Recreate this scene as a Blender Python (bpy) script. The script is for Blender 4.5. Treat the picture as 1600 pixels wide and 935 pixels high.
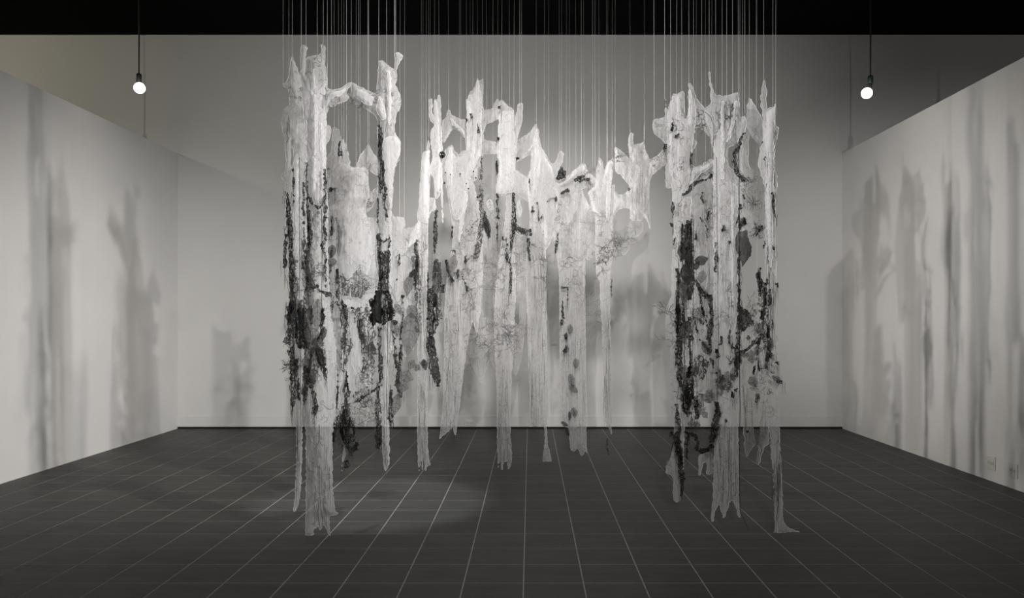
import bpy, math, random
import numpy as np
from mathutils import Vector

for o in list(bpy.data.objects):
    bpy.data.objects.remove(o)
scene = bpy.context.scene
C = scene.collection

# ------------------------------------------------------------------ camera
F, CX, CY, H = 1231.0, 828.0, 498.0, 1.347          # focal length and vanishing point in pixels, eye height
cam_d = bpy.data.cameras.new('camera')
cam_d.sensor_width = 36.0
cam_d.lens = 36.0 * F / 1600.0
cam_d.shift_x = -(CX - 800.0) / 1600.0
cam_d.shift_y = (CY - 467.5) / 1600.0
cam_d.clip_end = 100
cam = bpy.data.objects.new('camera', cam_d)
cam.location = (0, 0, H)
cam.rotation_euler = (math.pi / 2, 0, 0)
C.objects.link(cam)
scene.camera = cam

# ------------------------------------------------------------------ world, exposure
w = bpy.data.worlds.new('world')
scene.world = w
w.use_nodes = True
w.node_tree.nodes['Background'].inputs[0].default_value = (1.0, 0.985, 0.96, 1)
w.node_tree.nodes['Background'].inputs[1].default_value = 0.13
vs = scene.view_settings
vs.view_transform = 'Standard'
vs.look = 'None'
vs.exposure = 0.0
vs.gamma = 1.0
vs.use_curve_mapping = False
try:
    scene.cycles.transparent_max_bounces = 32
except Exception:
    pass

# ------------------------------------------------------------------ lights of the room that hang out of the frame
def spot(name, loc, aim, watts, angle, blend, col, radius=0.05):
    l = bpy.data.lights.new(name, 'SPOT')
    l.energy = watts; l.spot_size = math.radians(angle); l.spot_blend = blend
    l.color = col; l.shadow_soft_size = radius
    o = bpy.data.objects.new(name, l)
    o.location = loc
    o.rotation_euler = (Vector(aim) - Vector(loc)).to_track_quat('-Z', 'Y').to_euler()
    C.objects.link(o)
    return o

spot('front_lamp_light', (2.4, 2.0, 3.4), (-4.3, 8.6, 0.3), 1450, 42, 1.0, (1.0, 0.98, 0.965), 0.05)
spot('front_lamp_light', (-2.0, 1.5, 2.8), (3.8, 8.2, 1.9), 900, 30, 1.0, (1.0, 0.98, 0.965), 0.035)
spot('room_light', (0.47, -1.6, 4.4), (-0.6, 9.6, 0.8), 1080, 64, 1.0, (1.0, 0.98, 0.96), 0.03)
spot('track_spot', (0.0, 2.6, 4.6), (-0.1, 7.4, 2.3), 1200, 42, 1.0, (1.0, 0.98, 0.965), 0.22)
spot('track_spot', (-0.45, 6.6, 4.75), (-1.12, 5.8, 0.0), 480, 22, 0.5, (0.84, 0.9, 1.0), 0.03)
spot('track_spot', (-7.6, 7.4, 4.7), (-4.5, 9.6, 3.6), 80, 120, 1.0, (1.0, 0.93, 0.72), 0.15)
LAMP_WATTS = 560.0
BULB_STRENGTH = 10.0

# ------------------------------------------------------------------ helpers: tags, meshes, materials
def tag(o, label=None, cat=None, group=None, kind=None):
    if label: o['label'] = label
    if cat: o['category'] = cat
    if group: o['group'] = group
    if kind: o['kind'] = kind
    return o

def link_mesh(name, verts, faces, mat, parent=None, smooth=False):
    me = bpy.data.meshes.new(name)
    me.from_pydata([tuple(v) for v in verts], [], [tuple(f) for f in faces])
    if mat: me.materials.append(mat)
    if smooth:
        me.polygons.foreach_set('use_smooth', [True] * len(me.polygons))
    me.update()
    o = bpy.data.objects.new(name, me)
    C.objects.link(o)
    if parent: o.parent = parent
    return o

def empty(name, loc):
    o = bpy.data.objects.new(name, None)
    o.empty_display_size = 0.1
    o.location = loc
    C.objects.link(o)
    return o

BOXF = [(0, 3, 2, 1), (4, 5, 6, 7), (0, 1, 5, 4), (1, 2, 6, 5), (2, 3, 7, 6), (3, 0, 4, 7)]
def box_vf(x0, x1, y0, y1, z0, z1):
    v = [(x0, y0, z0), (x1, y0, z0), (x1, y1, z0), (x0, y1, z0), (x0, y0, z1), (x1, y0, z1), (x1, y1, z1), (x0, y1, z1)]
    return v, list(BOXF)

def box(name, b, mat, parent=None, bevel=0.0):
    v, f = box_vf(*b)
    o = link_mesh(name, v, f, mat, parent)
    if bevel:
        m = o.modifiers.new('bevel', 'BEVEL'); m.width = bevel; m.segments = 2
    return o

def lathe(profile, n=20, axis_to=None):
    """profile = [(r, z)], rotated about z"""
    v, f = [], []
    for r, z in profile:
        for k in range(n):
            a = 2 * math.pi * k / n
            v.append((r * math.cos(a), r * math.sin(a), z))
    m = len(profile)
    for i in range(m - 1):
        for k in range(n):
            k2 = (k + 1) % n
            f.append((i * n + k, i * n + k2, (i + 1) * n + k2, (i + 1) * n + k))
    f.append(tuple(range(n))[::-1]); f.append(tuple(range((m - 1) * n, m * n)))
    return v, f

def new_mat(name):
    m = bpy.data.materials.new(name)
    m.use_nodes = True
    nt = m.node_tree
    nt.nodes.clear()
    out = nt.nodes.new('ShaderNodeOutputMaterial')
    return m, nt, out

def N(nt, typ, **kw):
    n = nt.nodes.new(typ)
    for k, v in kw.items():
        if k.startswith('i_'):
            key = k[2:]
            n.inputs[int(key) if key.isdigit() else key.replace('_', ' ')].default_value = v
        else:
            setattr(n, k, v)
    return n

def math_node(nt, op, a, b=None, clamp=False):
    n = nt.nodes.new('ShaderNodeMath'); n.operation = op; n.use_clamp = clamp
    for i, s in enumerate((a, b)):
        if s is None: continue
        if isinstance(s, (int, float)): n.inputs[i].default_value = s
        else: nt.links.new(s, n.inputs[i])
    return n.outputs[0]

def mapped_noise(nt, coord, scale_vec, scale=1.0, detail=2.0, rough=0.5, dist=0.0):
    mp = N(nt, 'ShaderNodeMapping'); mp.inputs['Scale'].default_value = scale_vec
    nt.links.new(coord, mp.inputs['Vector'])
    nz = N(nt, 'ShaderNodeTexNoise')
    nz.inputs['Scale'].default_value = scale; nz.inputs['Detail'].default_value = detail
    nz.inputs['Roughness'].default_value = rough; nz.inputs['Distortion'].default_value = dist
    nt.links.new(mp.outputs[0], nz.inputs['Vector'])
    return nz.outputs['Fac']

def ramp2(nt, fac, c0, c1, p0=0.3, p1=0.7):
    r = N(nt, 'ShaderNodeValToRGB')
    e = r.color_ramp.elements
    e[0].position = p0; e[0].color = (*c0, 1); e[1].position = p1; e[1].color = (*c1, 1)
    nt.links.new(fac, r.inputs[0])
    return r.outputs[0]

def mat_plain(name, c0, c1=None, rough=0.6, scale=6.0, bump=0.0, spec=0.5, metallic=0.0):
    m, nt, out = new_mat(name)
    p = N(nt, 'ShaderNodeBsdfPrincipled')
    p.inputs['Roughness'].default_value = rough; p.inputs['Metallic'].default_value = metallic
    p.inputs['Specular IOR Level'].default_value = spec
    tc = N(nt, 'ShaderNodeTexCoord')
    f = mapped_noise(nt, tc.outputs['Object'], (1, 1, 1), scale, 5.0, 0.6)
    nt.links.new(ramp2(nt, f, c0, c1 or tuple(min(1, c * 1.12) for c in c0)), p.inputs['Base Color'])
    if bump:
        b = N(nt, 'ShaderNodeBump'); b.inputs['Strength'].default_value = bump; b.inputs['Distance'].default_value = 0.01
        f2 = mapped_noise(nt, tc.outputs['Object'], (1, 1, 1), scale * 30, 3.0)
        nt.links.new(f2, b.inputs['Height']); nt.links.new(b.outputs[0], p.inputs['Normal'])
    nt.links.new(p.outputs[0], out.inputs[0])
    return m

def mat_tile():
    m, nt, out = new_mat('slate_tile')
    p = N(nt, 'ShaderNodeBsdfPrincipled'); p.inputs['Specular IOR Level'].default_value = 0.35
    tc = N(nt, 'ShaderNodeTexCoord'); oi = N(nt, 'ShaderNodeObjectInfo'); geo = N(nt, 'ShaderNodeNewGeometry')
    f1 = mapped_noise(nt, geo.outputs['Position'], (1.2, 5.0, 1), 1.3, 6.0, 0.65, 0.6)
    f2 = mapped_noise(nt, geo.outputs['Position'], (7, 22, 1), 1.0, 5.0, 0.7)
    s = math_node(nt, 'ADD', math_node(nt, 'MULTIPLY', f1, 0.6), math_node(nt, 'MULTIPLY', f2, 0.4))
    s = math_node(nt, 'ADD', s, math_node(nt, 'MULTIPLY', math_node(nt, 'SUBTRACT', oi.outputs['Random'], 0.5), 0.07))
    nt.links.new(ramp2(nt, s, (0.030, 0.0275, 0.025), (0.066, 0.062, 0.058), 0.33, 0.7), p.inputs['Base Color'])
    nt.links.new(math_node(nt, 'ADD', math_node(nt, 'MULTIPLY', f2, 0.35), 0.36), p.inputs['Roughness'])
    b = N(nt, 'ShaderNodeBump'); b.inputs['Strength'].default_value = 0.25; b.inputs['Distance'].default_value = 0.004
    nt.links.new(f2, b.inputs['Height']); nt.links.new(b.outputs[0], p.inputs['Normal'])
    nt.links.new(p.outputs[0], out.inputs[0])
    return m

def mat_sheer(name, alpha, col=(0.80, 0.785, 0.78), fibre=0.45, lines=0.5, transl=0.5, scale=1.0):
    """thin translucent cloth: fibres, blotches and fine dark stitching"""
    m, nt, out = new_mat(name)
    tc = N(nt, 'ShaderNodeTexCoord'); v = tc.outputs['Object']
    fib = mapped_noise(nt, v, (130 * scale, 30, 7), 1.0, 4.0, 0.6, 0.4)
    blo = mapped_noise(nt, v, (7, 7, 3.2), 1.0, 3.0, 0.5, 0.3)
    al = math_node(nt, 'ADD', alpha, math_node(nt, 'MULTIPLY', math_node(nt, 'SUBTRACT', fib, 0.5), fibre))
    al = math_node(nt, 'ADD', al, math_node(nt, 'MULTIPLY', math_node(nt, 'SUBTRACT', blo, 0.5), 0.35), True)
    # fine stitched lines: edges of a warped cell pattern, only in patches
    wn = N(nt, 'ShaderNodeTexNoise'); wn.inputs['Scale'].default_value = 9.0; wn.inputs['Detail'].default_value = 3.0
    nt.links.new(v, wn.inputs['Vector'])
    mixv = N(nt, 'ShaderNodeVectorMath', operation='MULTIPLY_ADD')
    nt.links.new(wn.outputs['Color'], mixv.inputs[0]); mixv.inputs[1].default_value = (0.12, 0.12, 0.12); nt.links.new(v, mixv.inputs[2])
    mp = N(nt, 'ShaderNodeMapping'); mp.inputs['Scale'].default_value = (1.25, 0.3, 0.55)
    nt.links.new(mixv.outputs[0], mp.inputs['Vector'])
    vo = N(nt, 'ShaderNodeTexVoronoi', feature='DISTANCE_TO_EDGE'); vo.inputs['Scale'].default_value = 26.0
    nt.links.new(mp.outputs[0], vo.inputs['Vector'])
    ln = math_node(nt, 'LESS_THAN', vo.outputs['Distance'], 0.03)
    pm = mapped_noise(nt, v, (11, 11, 8), 1.0, 2.0)
    ln = math_node(nt, 'MULTIPLY', ln, math_node(nt, 'GREATER_THAN', pm, 0.5))
    ln = math_node(nt, 'MULTIPLY', ln, lines)
    mc = N(nt, 'ShaderNodeMix', data_type='RGBA')
    nt.links.new(ln, mc.inputs['Factor'])
    nt.links.new(ramp2(nt, fib, tuple(c * 0.93 for c in col), col, 0.3, 0.6), mc.inputs[6])
    mc.inputs[7].default_value = (0.10, 0.095, 0.095, 1)
    al = math_node(nt, 'MAXIMUM', al, ln)
    d = N(nt, 'ShaderNodeBsdfDiffuse'); t = N(nt, 'ShaderNodeBsdfTranslucent'); tr = N(nt, 'ShaderNodeBsdfTransparent')
    nt.links.new(mc.outputs[2], d.inputs[0]); nt.links.new(mc.outputs[2], t.inputs[0])
    # crumpled cloth: small facets, pleats and fibres
    vc = N(nt, 'ShaderNodeTexVoronoi', feature='F1'); vc.inputs['Scale'].default_value = 30.0; vc.inputs['Randomness'].default_value = 1.0
    mp2 = N(nt, 'ShaderNodeMapping'); mp2.inputs['Scale'].default_value = (1.5, 0.3, 0.62)
    nt.links.new(mixv.outputs[0], mp2.inputs['Vector']); nt.links.new(mp2.outputs[0], vc.inputs['Vector'])
    cru = mapped_noise(nt, v, (75, 30, 34), 1.0, 3.0, 0.6, 1.2)
    hgt = math_node(nt, 'ADD', math_node(nt, 'MULTIPLY', vc.outputs['Distance'], 0.9), math_node(nt, 'ADD', math_node(nt, 'MULTIPLY', cru, 0.7), math_node(nt, 'MULTIPLY', fib, 0.35)))
    b = N(nt, 'ShaderNodeBump'); b.inputs['Strength'].default_value = 0.45; b.inputs['Distance'].default_value = 0.008
    nt.links.new(hgt, b.inputs['Height']); nt.links.new(b.outputs[0], d.inputs['Normal']); nt.links.new(b.outputs[0], t.inputs['Normal'])
    al = math_node(nt, 'ADD', al, math_node(nt, 'MULTIPLY', math_node(nt, 'SUBTRACT', cru, 0.5), 0.22), True)
    m1 = N(nt, 'ShaderNodeMixShader'); m1.inputs[0].default_value = transl
    nt.links.new(d.outputs[0], m1.inputs[1]); nt.links.new(t.outputs[0], m1.inputs[2])
    m2 = N(nt, 'ShaderNodeMixShader')
    nt.links.new(al, m2.inputs[0]); nt.links.new(tr.outputs[0], m2.inputs[1]); nt.links.new(m1.outputs[0], m2.inputs[2])
    nt.links.new(m2.outputs[0], out.inputs[0])
    return m

def mat_lace(name, col, gap_alpha, scale=1.0):
    """dark openwork: a warped net of dense thread over thin tulle"""
    m, nt, out = new_mat(name)
    tc = N(nt, 'ShaderNodeTexCoord'); v = tc.outputs['Object']
    wn = N(nt, 'ShaderNodeTexNoise'); wn.inputs['Scale'].default_value = 22.0; wn.inputs['Detail'].default_value = 3.0
    nt.links.new(v, wn.inputs['Vector'])
    mixv = N(nt, 'ShaderNodeVectorMath', operation='MULTIPLY_ADD')
    nt.links.new(wn.outputs['Color'], mixv.inputs[0]); mixv.inputs[1].default_value = (0.07, 0.07, 0.07); nt.links.new(v, mixv.inputs[2])
    mp = N(nt, 'ShaderNodeMapping'); mp.inputs['Scale'].default_value = (1.0, 0.4, 0.55)
    nt.links.new(mixv.outputs[0], mp.inputs['Vector'])
    vo = N(nt, 'ShaderNodeTexVoronoi', feature='DISTANCE_TO_EDGE'); vo.inputs['Scale'].default_value = 62.0 * scale
    nt.links.new(mp.outputs[0], vo.inputs['Vector'])
    net = math_node(nt, 'LESS_THAN', vo.outputs['Distance'], 0.12)
    blo = mapped_noise(nt, v, (24, 24, 11), 1.0, 3.0, 0.6, 0.5)
    ga = math_node(nt, 'ADD', math_node(nt, 'MULTIPLY', math_node(nt, 'SUBTRACT', blo, 0.5), 2.4), gap_alpha, True)
    al = math_node(nt, 'MAXIMUM', ga, math_node(nt, 'MULTIPLY', net, 0.95))
    d = N(nt, 'ShaderNodeBsdfDiffuse'); t = N(nt, 'ShaderNodeBsdfTranslucent'); tr = N(nt, 'ShaderNodeBsdfTransparent')
    cr = ramp2(nt, blo, tuple(c * 2.4 for c in col), col, 0.35, 0.6)
    nt.links.new(cr, d.inputs[0]); nt.links.new(cr, t.inputs[0])
    m1 = N(nt, 'ShaderNodeMixShader'); m1.inputs[0].default_value = 0.25
    nt.links.new(d.outputs[0], m1.inputs[1]); nt.links.new(t.outputs[0], m1.inputs[2])
    m2 = N(nt, 'ShaderNodeMixShader')
    nt.links.new(al, m2.inputs[0]); nt.links.new(tr.outputs[0], m2.inputs[1]); nt.links.new(m1.outputs[0], m2.inputs[2])
    nt.links.new(m2.outputs[0], out.inputs[0])
    return m

def mat_emit(name, col, strength):
    m, nt, out = new_mat(name)
    e = N(nt, 'ShaderNodeEmission'); e.inputs[0].default_value = (*col, 1); e.inputs[1].default_value = strength
    nt.links.new(e.outputs[0], out.inputs[0])
    return m

def mat_filament():
    m, nt, out = new_mat('clear_filament')
    p = N(nt, 'ShaderNodeBsdfPrincipled')
    p.inputs['Base Color'].default_value = (0.85, 0.84, 0.82, 1); p.inputs['Roughness'].default_value = 0.22
    tc = N(nt, 'ShaderNodeTexCoord')
    f = mapped_noise(nt, tc.outputs['Object'], (1, 1, 2.5), 1.0, 2.0)
    tr = N(nt, 'ShaderNodeBsdfTransparent')
    mx = N(nt, 'ShaderNodeMixShader')
    nt.links.new(math_node(nt, 'ADD', math_node(nt, 'MULTIPLY', f, 0.7), 0.05, True), mx.inputs[0])
    nt.links.new(tr.outputs[0], mx.inputs[1]); nt.links.new(p.outputs[0], mx.inputs[2])
    nt.links.new(mx.outputs[0], out.inputs[0])
    return m

M = {
    'wall': mat_plain('white_wall_paint', (0.70, 0.692, 0.678), (0.75, 0.742, 0.728), 0.75, 1.5, 0.05, 0.2),
    'wall2': mat_plain('white_backwall_paint', (0.66, 0.652, 0.635), (0.71, 0.702, 0.685), 0.75, 1.2, 0.05, 0.2),
    'ceiling': mat_plain('black_ceiling_paint', (0.003, 0.003, 0.003), (0.005, 0.005, 0.005), 0.95, 3, 0, 0.05),
    'grout': mat_plain('pale_grout', (0.22, 0.205, 0.175), (0.42, 0.40, 0.35), 0.9, 30),
    'tile': mat_tile(),
    'gap_shade': mat_plain('gap_shade', (0.008, 0.008, 0.008), None, 0.9),
    'black': mat_plain('black_plastic', (0.012, 0.012, 0.012), (0.02, 0.02, 0.02), 0.4, 40),
    'cable': mat_plain('dark_cable', (0.05, 0.04, 0.035), (0.07, 0.055, 0.05), 0.6, 20),
    'green': mat_plain('dark_green_socket', (0.010, 0.022, 0.018), (0.016, 0.032, 0.026), 0.4, 40),
    'metal': mat_plain('brushed_metal', (0.3, 0.3, 0.3), (0.4, 0.4, 0.4), 0.35, 50, 0, 0.5, 0.9),
    'plate': mat_plain('outlet_plate', (0.66, 0.65, 0.61), (0.70, 0.69, 0.65), 0.45, 10),
    'slot': mat_plain('outlet_slot', (0.12, 0.115, 0.105), None, 0.7),
    'white': mat_sheer('white_organza', 0.66, (0.84, 0.83, 0.835), 0.40, 0.30),
    'pale': mat_sheer('pale_organza', 0.52, (0.82, 0.81, 0.815), 0.55, 0.40),
    'sheer': mat_sheer('sheer_organza', 0.42, (0.80, 0.79, 0.795), 0.55, 0.42),
    'gauze': mat_sheer('gauze', 0.28, (0.78, 0.77, 0.77), 0.45, 0.40),
    'leaf': mat_sheer('grey_tulle_leaf', 0.55, (0.16, 0.155, 0.15), 0.5, 0.8, 0.4, 1.5),
    'leaf_dark': mat_sheer('dark_tulle_leaf', 0.80, (0.035, 0.034, 0.034), 0.5, 0.8, 0.3, 1.5),
    'lace': mat_lace('black_lace', (0.008, 0.0078, 0.0078), 0.64),
    'lace_grey': mat_lace('grey_lace', (0.06, 0.058, 0.057), 0.15, 0.8),
    'bundle': mat_sheer('black_tulle_bundle', 0.97, (0.014, 0.014, 0.014), 0.3, 0.2, 0.1, 1.2),
    'thread': mat_plain('black_thread', (0.02, 0.02, 0.02), (0.05, 0.05, 0.05), 0.7, 60),
    'thread_grey': mat_plain('grey_thread', (0.055, 0.053, 0.052), (0.14, 0.135, 0.13), 0.7, 60),
    'bead': mat_plain('black_bead', (0.008, 0.008, 0.008), (0.012, 0.012, 0.012), 0.25, 60),
    'hem': mat_plain('white_hem_thread', (0.72, 0.71, 0.71), (0.82, 0.81, 0.81), 0.8, 60),
    'filament': mat_filament(),
    'bulb': mat_emit('lit_bulb', (1.0, 0.95, 0.88), BULB_STRENGTH),
}

def px(x, y, d):
    """photo pixel -> (X, Z) on the vertical plane at distance d"""
    return ((x - CX) / F * d, H + (CY - y) / F * d)

# ------------------------------------------------------------------ setting
YB = 9.64                      # back wall
XL, XR = -4.31, 3.82           # side partitions
WALL_H, CEIL = 3.37, 4.82

o = box('wall_back', (-11, 9.5, YB, YB + 0.2, 0.0, CEIL), M['wall2']); tag(o, kind='structure')
o = box('wall_left', (XL - 0.14, XL, 0.6, YB, 0.0, WALL_H), M['wall']); tag(o, kind='structure')
o = box('wall_right', (XR, XR + 0.14, 0.6, YB, 0.0, WALL_H), M['wall']); tag(o, kind='structure')
o = box('ceiling', (-11, 9.5, -2.0, YB, CEIL, CEIL + 0.1), M['ceiling']); tag(o, kind='structure')
bb = box('baseboard_back', (XL, XR, YB - 0.012, YB, 0.022, 0.155), M['wall2'], bevel=0.003); tag(bb, kind='structure')
o = box('gap_shade_strip_1', (XL, XR, YB - 0.006, YB, 0.0, 0.022), M['gap_shade']); tag(o, kind='structure')  # near-black strip paints in the shade of the gap under the baseboard

TS, GAP = 0.305, 0.0060
floor = box('floor', (-11, 9.5, -2.0, YB + 0.1, -0.06, -0.0005), M['grout']); tag(floor, kind='structure')
tile_me = bpy.data.meshes.new('tile')
hs, hy, bv, th = (TS - GAP) / 2, (TS - 0.0045) / 2, 0.0008, 0.006
tv = [(-hs, -hy, -th), (hs, -hy, -th), (hs, hy, -th), (-hs, hy, -th),
      (-hs, -hy, -bv), (hs, -hy, -bv), (hs, hy, -bv), (-hs, hy, -bv),
      (-hs + bv, -hy + bv, 0), (hs - bv, -hy + bv, 0), (hs - bv, hy - bv, 0), (-hs + bv, hy - bv, 0)]
tf = [(0, 1, 5, 4), (1, 2, 6, 5), (2, 3, 7, 6), (3, 0, 4, 7), (4, 5, 9, 8), (5, 6, 10, 9), (6, 7, 11, 10), (7, 4, 8, 11), (8, 9, 10, 11)]
tile_me.from_pydata(tv, [], tf); tile_me.materials.append(M['tile'])
tiles = []
x_first, y_first = -0.0324 + TS / 2, 4.01 + TS / 2
for i in range(-16, 15):
    for j in range(-18, 19):
        cx, cy = x_first + i * TS, y_first + j * TS
        if cx < XL - TS / 2 or cx > XR + TS / 2 or cy > YB + TS / 2: continue
        # cut border tiles at the walls
        cut = (max(cx - hs, XL), min(cx + hs, XR), cy - hy, min(cy + hy, YB))
        if cut[1] - cut[0] < 0.02 or cut[3] - cut[2] < 0.02: continue
        whole = cx - hs >= XL and cx + hs <= XR and cy + hy <= YB
        vis = False
        if cy > 3.2:
            u = CX + F * cx / cy; v = CY + F * H / cy
            vis = -40 < u < 1640 and v < 960
        tiles.append((cy if vis and whole else 99, cx, cy, cut, whole, vis))
tiles.sort(key=lambda t: t[0])
rv, rf = [], []
for n, (key, cx, cy, cut, whole, vis) in enumerate(tiles):
    if n < 300 and key < 99:
        t = bpy.data.objects.new('tile', tile_me)
        t.location = (cx, cy, 0); t.parent = floor
        C.objects.link(t)
    else:
        b = len(rv)
        x0, x1, y0, y1 = cut
        rv += [(x0, y0, -th), (x1, y0, -th), (x1, y1, -th), (x0, y1, -th), (x0, y0, 0), (x1, y0, 0), (x1, y1, 0), (x0, y1, 0)]
        rf += [tuple(b + k for k in f) for f in BOXF]
o = link_mesh('tile_field', rv, rf, M['tile'], floor); tag(o, kind='stuff')

def rot_to(o, d):
    o.rotation_euler = Vector(d).to_track_quat('Z', 'Y').to_euler()

def tube_vf(pts, r, n=6):
    """closed tube along a 3D polyline"""
    v, f = [], []
    P = [Vector(p) for p in pts]
    for i, p in enumerate(P):
        t = (P[min(i + 1, len(P) - 1)] - P[max(i - 1, 0)])
        if t.length < 1e-9: t = Vector((0, 0, 1))
        t.normalize()
        a = t.cross(Vector((0, 1, 0)))
        if a.length < 0.1: a = t.cross(Vector((1, 0, 0)))
        a.normalize(); bvec = t.cross(a)
        rr = r[i] if isinstance(r, (list, tuple)) else r
        for k in range(n):
            an = 2 * math.pi * k / n
            v.append(p + (a * math.cos(an) + bvec * math.sin(an)) * rr)
    for i in range(len(P) - 1):
        for k in range(n):
            k2 = (k + 1) % n
            f.append((i * n + k, i * n + k2, (i + 1) * n + k2, (i + 1) * n + k))
    return v, f

# hanging lamps
def hanging_lamp(pix_bulb, pix_cord, d, label, sock, aim, watts):
    x, z = px(*pix_cord, d)                     # bottom end of the cord
    root = empty('hanging_lamp', (x, d, z)); tag(root, label, 'lamp', 'bare hanging lamps')
    v, f = tube_vf([(0, 0, 0.0), (0.002, 0, 0.45), (-0.004, 0, CEIL - z)], 0.0075, 8)
    link_mesh('cord', v, f, M['black'], root, True)
    v, f = lathe([(0.006, 0.03), (0.022, 0.02), (0.026, 0.005), (0.026, -0.05), (0.02, -0.062)], 18)
    s = link_mesh('socket', v, f, sock, root, True)
    bx_, bz_ = px(*pix_bulb, d)
    dirv = Vector((bx_ - x, -0.05, bz_ - z)); dirv.normalize()
    L = math.hypot(bx_ - x, bz_ - z)
    v, f = lathe([(0.014, 0), (0.018, 0.02), (0.026, L - 0.055), (0.022, L - 0.05)], 18)
    nk = link_mesh('lamp_neck', v, f, M['metal'], root, True)
    nk.location = (0, 0, -0.05 * 0 - 0.045); rot_to(nk, dirv)
    prof = [(0.004, -0.052)] + [(0.052 * math.cos(a), 0.052 * math.sin(a)) for a in [math.radians(q) for q in range(-80, 81, 16)]] + [(0.004, 0.052)]
    v, f = lathe(prof, 24)
    bo = link_mesh('bulb', v, f, M['bulb'], root, True)
    bo.location = (bx_ - x, -0.05, bz_ - z); rot_to(bo, dirv)
    # reflector bulb: throws its light across the room
    p = Vector((bx_, d - 0.05, bz_)); a = (Vector(aim) - p).normalized()
    spot('lamp_light', p + a * 0.075, aim, watts, 50, 1.0, (1.0, 0.96, 0.91), 0.035)
    return root
hanging_lamp((222, 140), (217, 119), 7.69, 'lit bare bulb hanging on a black cord above the left partition', M['black'], (0.3, 7.1, 2.2), LAMP_WATTS)
hanging_lamp((1351, 148), (1360, 122), 7.69, 'lit bare bulb hanging on a black cord near the right partition', M['green'], (-0.3, 7.1, 2.2), LAMP_WATTS)

# power outlets
def outlet(loc, rotz, label, w=0.115, h=0.115):
    root = empty('power_outlet', loc); root.rotation_euler = (0, 0, rotz); tag(root, label, 'outlet', 'power outlets')
    box('cover_plate', (-w / 2, w / 2, -0.007, 0, -h / 2, h / 2), M['plate'], root, 0.003)
    for sx in (-1, 1):
        box('receptacle', (sx * w * 0.21 - 0.017, sx * w * 0.21 + 0.017, -0.011, -0.006, -0.024, 0.024), M['plate'], root, 0.003)
        for k in (-0.008, 0.008):
            box('slot', (sx * w * 0.21 + k - 0.002, sx * w * 0.21 + k + 0.002, -0.0118, -0.0105, -0.010, 0.010), M['slot'], root)
def on_right(u, v):
    d = XR * F / (u - CX); return (XR, d, H + (CY - v) / F * d)
outlet(on_right(1549.5, 724), math.radians(-90), 'square power outlet on the right wall, nearer the back corner')
outlet(on_right(1584, 735.5), math.radians(-90), 'square power outlet on the right wall, nearest the photo edge')
xo, zo = px(734, 661, YB - 0.012)
outlet((xo, YB - 0.012, zo), 0, 'small horizontal power outlet in the back baseboard', 0.115, 0.072)

# ------------------------------------------------------------------ cloth engine
def _hash(ix, iy, seed):
    n = (ix.astype(np.int64) * 374761393 + iy.astype(np.int64) * 668265263 + seed * 144269) & 0x7fffffff
    n = ((n ^ (n >> 13)) * 1274126177) & 0x7fffffff
    n = n ^ (n >> 16)
    return (n & 0xffff) / 65535.0

def vn(x, y, seed=0):
    """value noise 0..1"""
    x = np.asarray(x, float); y = np.asarray(y, float)
    ix, iy = np.floor(x), np.floor(y)
    fx, fy = x - ix, y - iy
    fx = fx * fx * (3 - 2 * fx); fy = fy * fy * (3 - 2 * fy)
    a = _hash(ix, iy, seed); b = _hash(ix + 1, iy, seed); c = _hash(ix, iy + 1, seed); d = _hash(ix + 1, iy + 1, seed)
    return (a * (1 - fx) + b * fx) * (1 - fy) + (c * (1 - fx) + d * fx) * fy

def sd_poly(X, Z, poly):
    """signed distance, positive inside"""
    X = X.astype(np.float32); Z = Z.astype(np.float32)
    d2 = np.full(X.shape, 1e9, np.float32); inside = np.zeros(X.shape, bool)
    n = len(poly)
    for i in range(n):
        ax, ay = poly[i]; bx, by = poly[(i + 1) % n]
        ex, ey = bx - ax, by - ay
        wx, wy = X - ax, Z - ay
        t = np.clip((wx * ex + wy * ey) / (ex * ex + ey * ey + 1e-12), 0, 1)
        d2 = np.minimum(d2, (wx - ex * t) ** 2 + (wy - ey * t) ** 2)
        c = ((ay <= Z) & (by > Z)) | ((by <= Z) & (ay > Z))
        if abs(ey) > 1e-12:
            inside ^= c & (X < ax + ex * (Z - ay) / ey)
    d = np.sqrt(d2)
    return np.where(inside, d, -d)

def smooth_poly(P, k=1):
    """round the corners a little, sharp tips stay"""
    for _ in range(k):
        out = []
        n = len(P)
        for i in range(n):
            p, a, b = np.array(P[i]), np.array(P[i - 1]), np.array(P[(i + 1) % n])
            u, v = a - p, b - p
            cosang = u.dot(v) / (np.linalg.norm(u) * np.linalg.norm(v) + 1e-9)
            if cosang > 0.25: out.append(tuple(p))
            else:
                out.append(tuple(p + u * 0.13)); out.append(tuple(p + v * 0.13))
        P = out
    return P

def strip(pts):
    """centre line with widths (x, y, w) in pixels -> outline"""
    L, R = [], []
    for i, (x, y, w) in enumerate(pts):
        x0, y0, _ = pts[max(i - 1, 0)]; x1, y1, _ = pts[min(i + 1, len(pts) - 1)]
        dx, dy = x1 - x0, y1 - y0
        l = math.hypot(dx, dy) or 1.0
        nx, ny = -dy / l, dx / l
        L.append((x + nx * w / 2, y + ny * w / 2)); R.append((x - nx * w / 2, y - ny * w / 2))
    return L + R[::-1]

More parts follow.
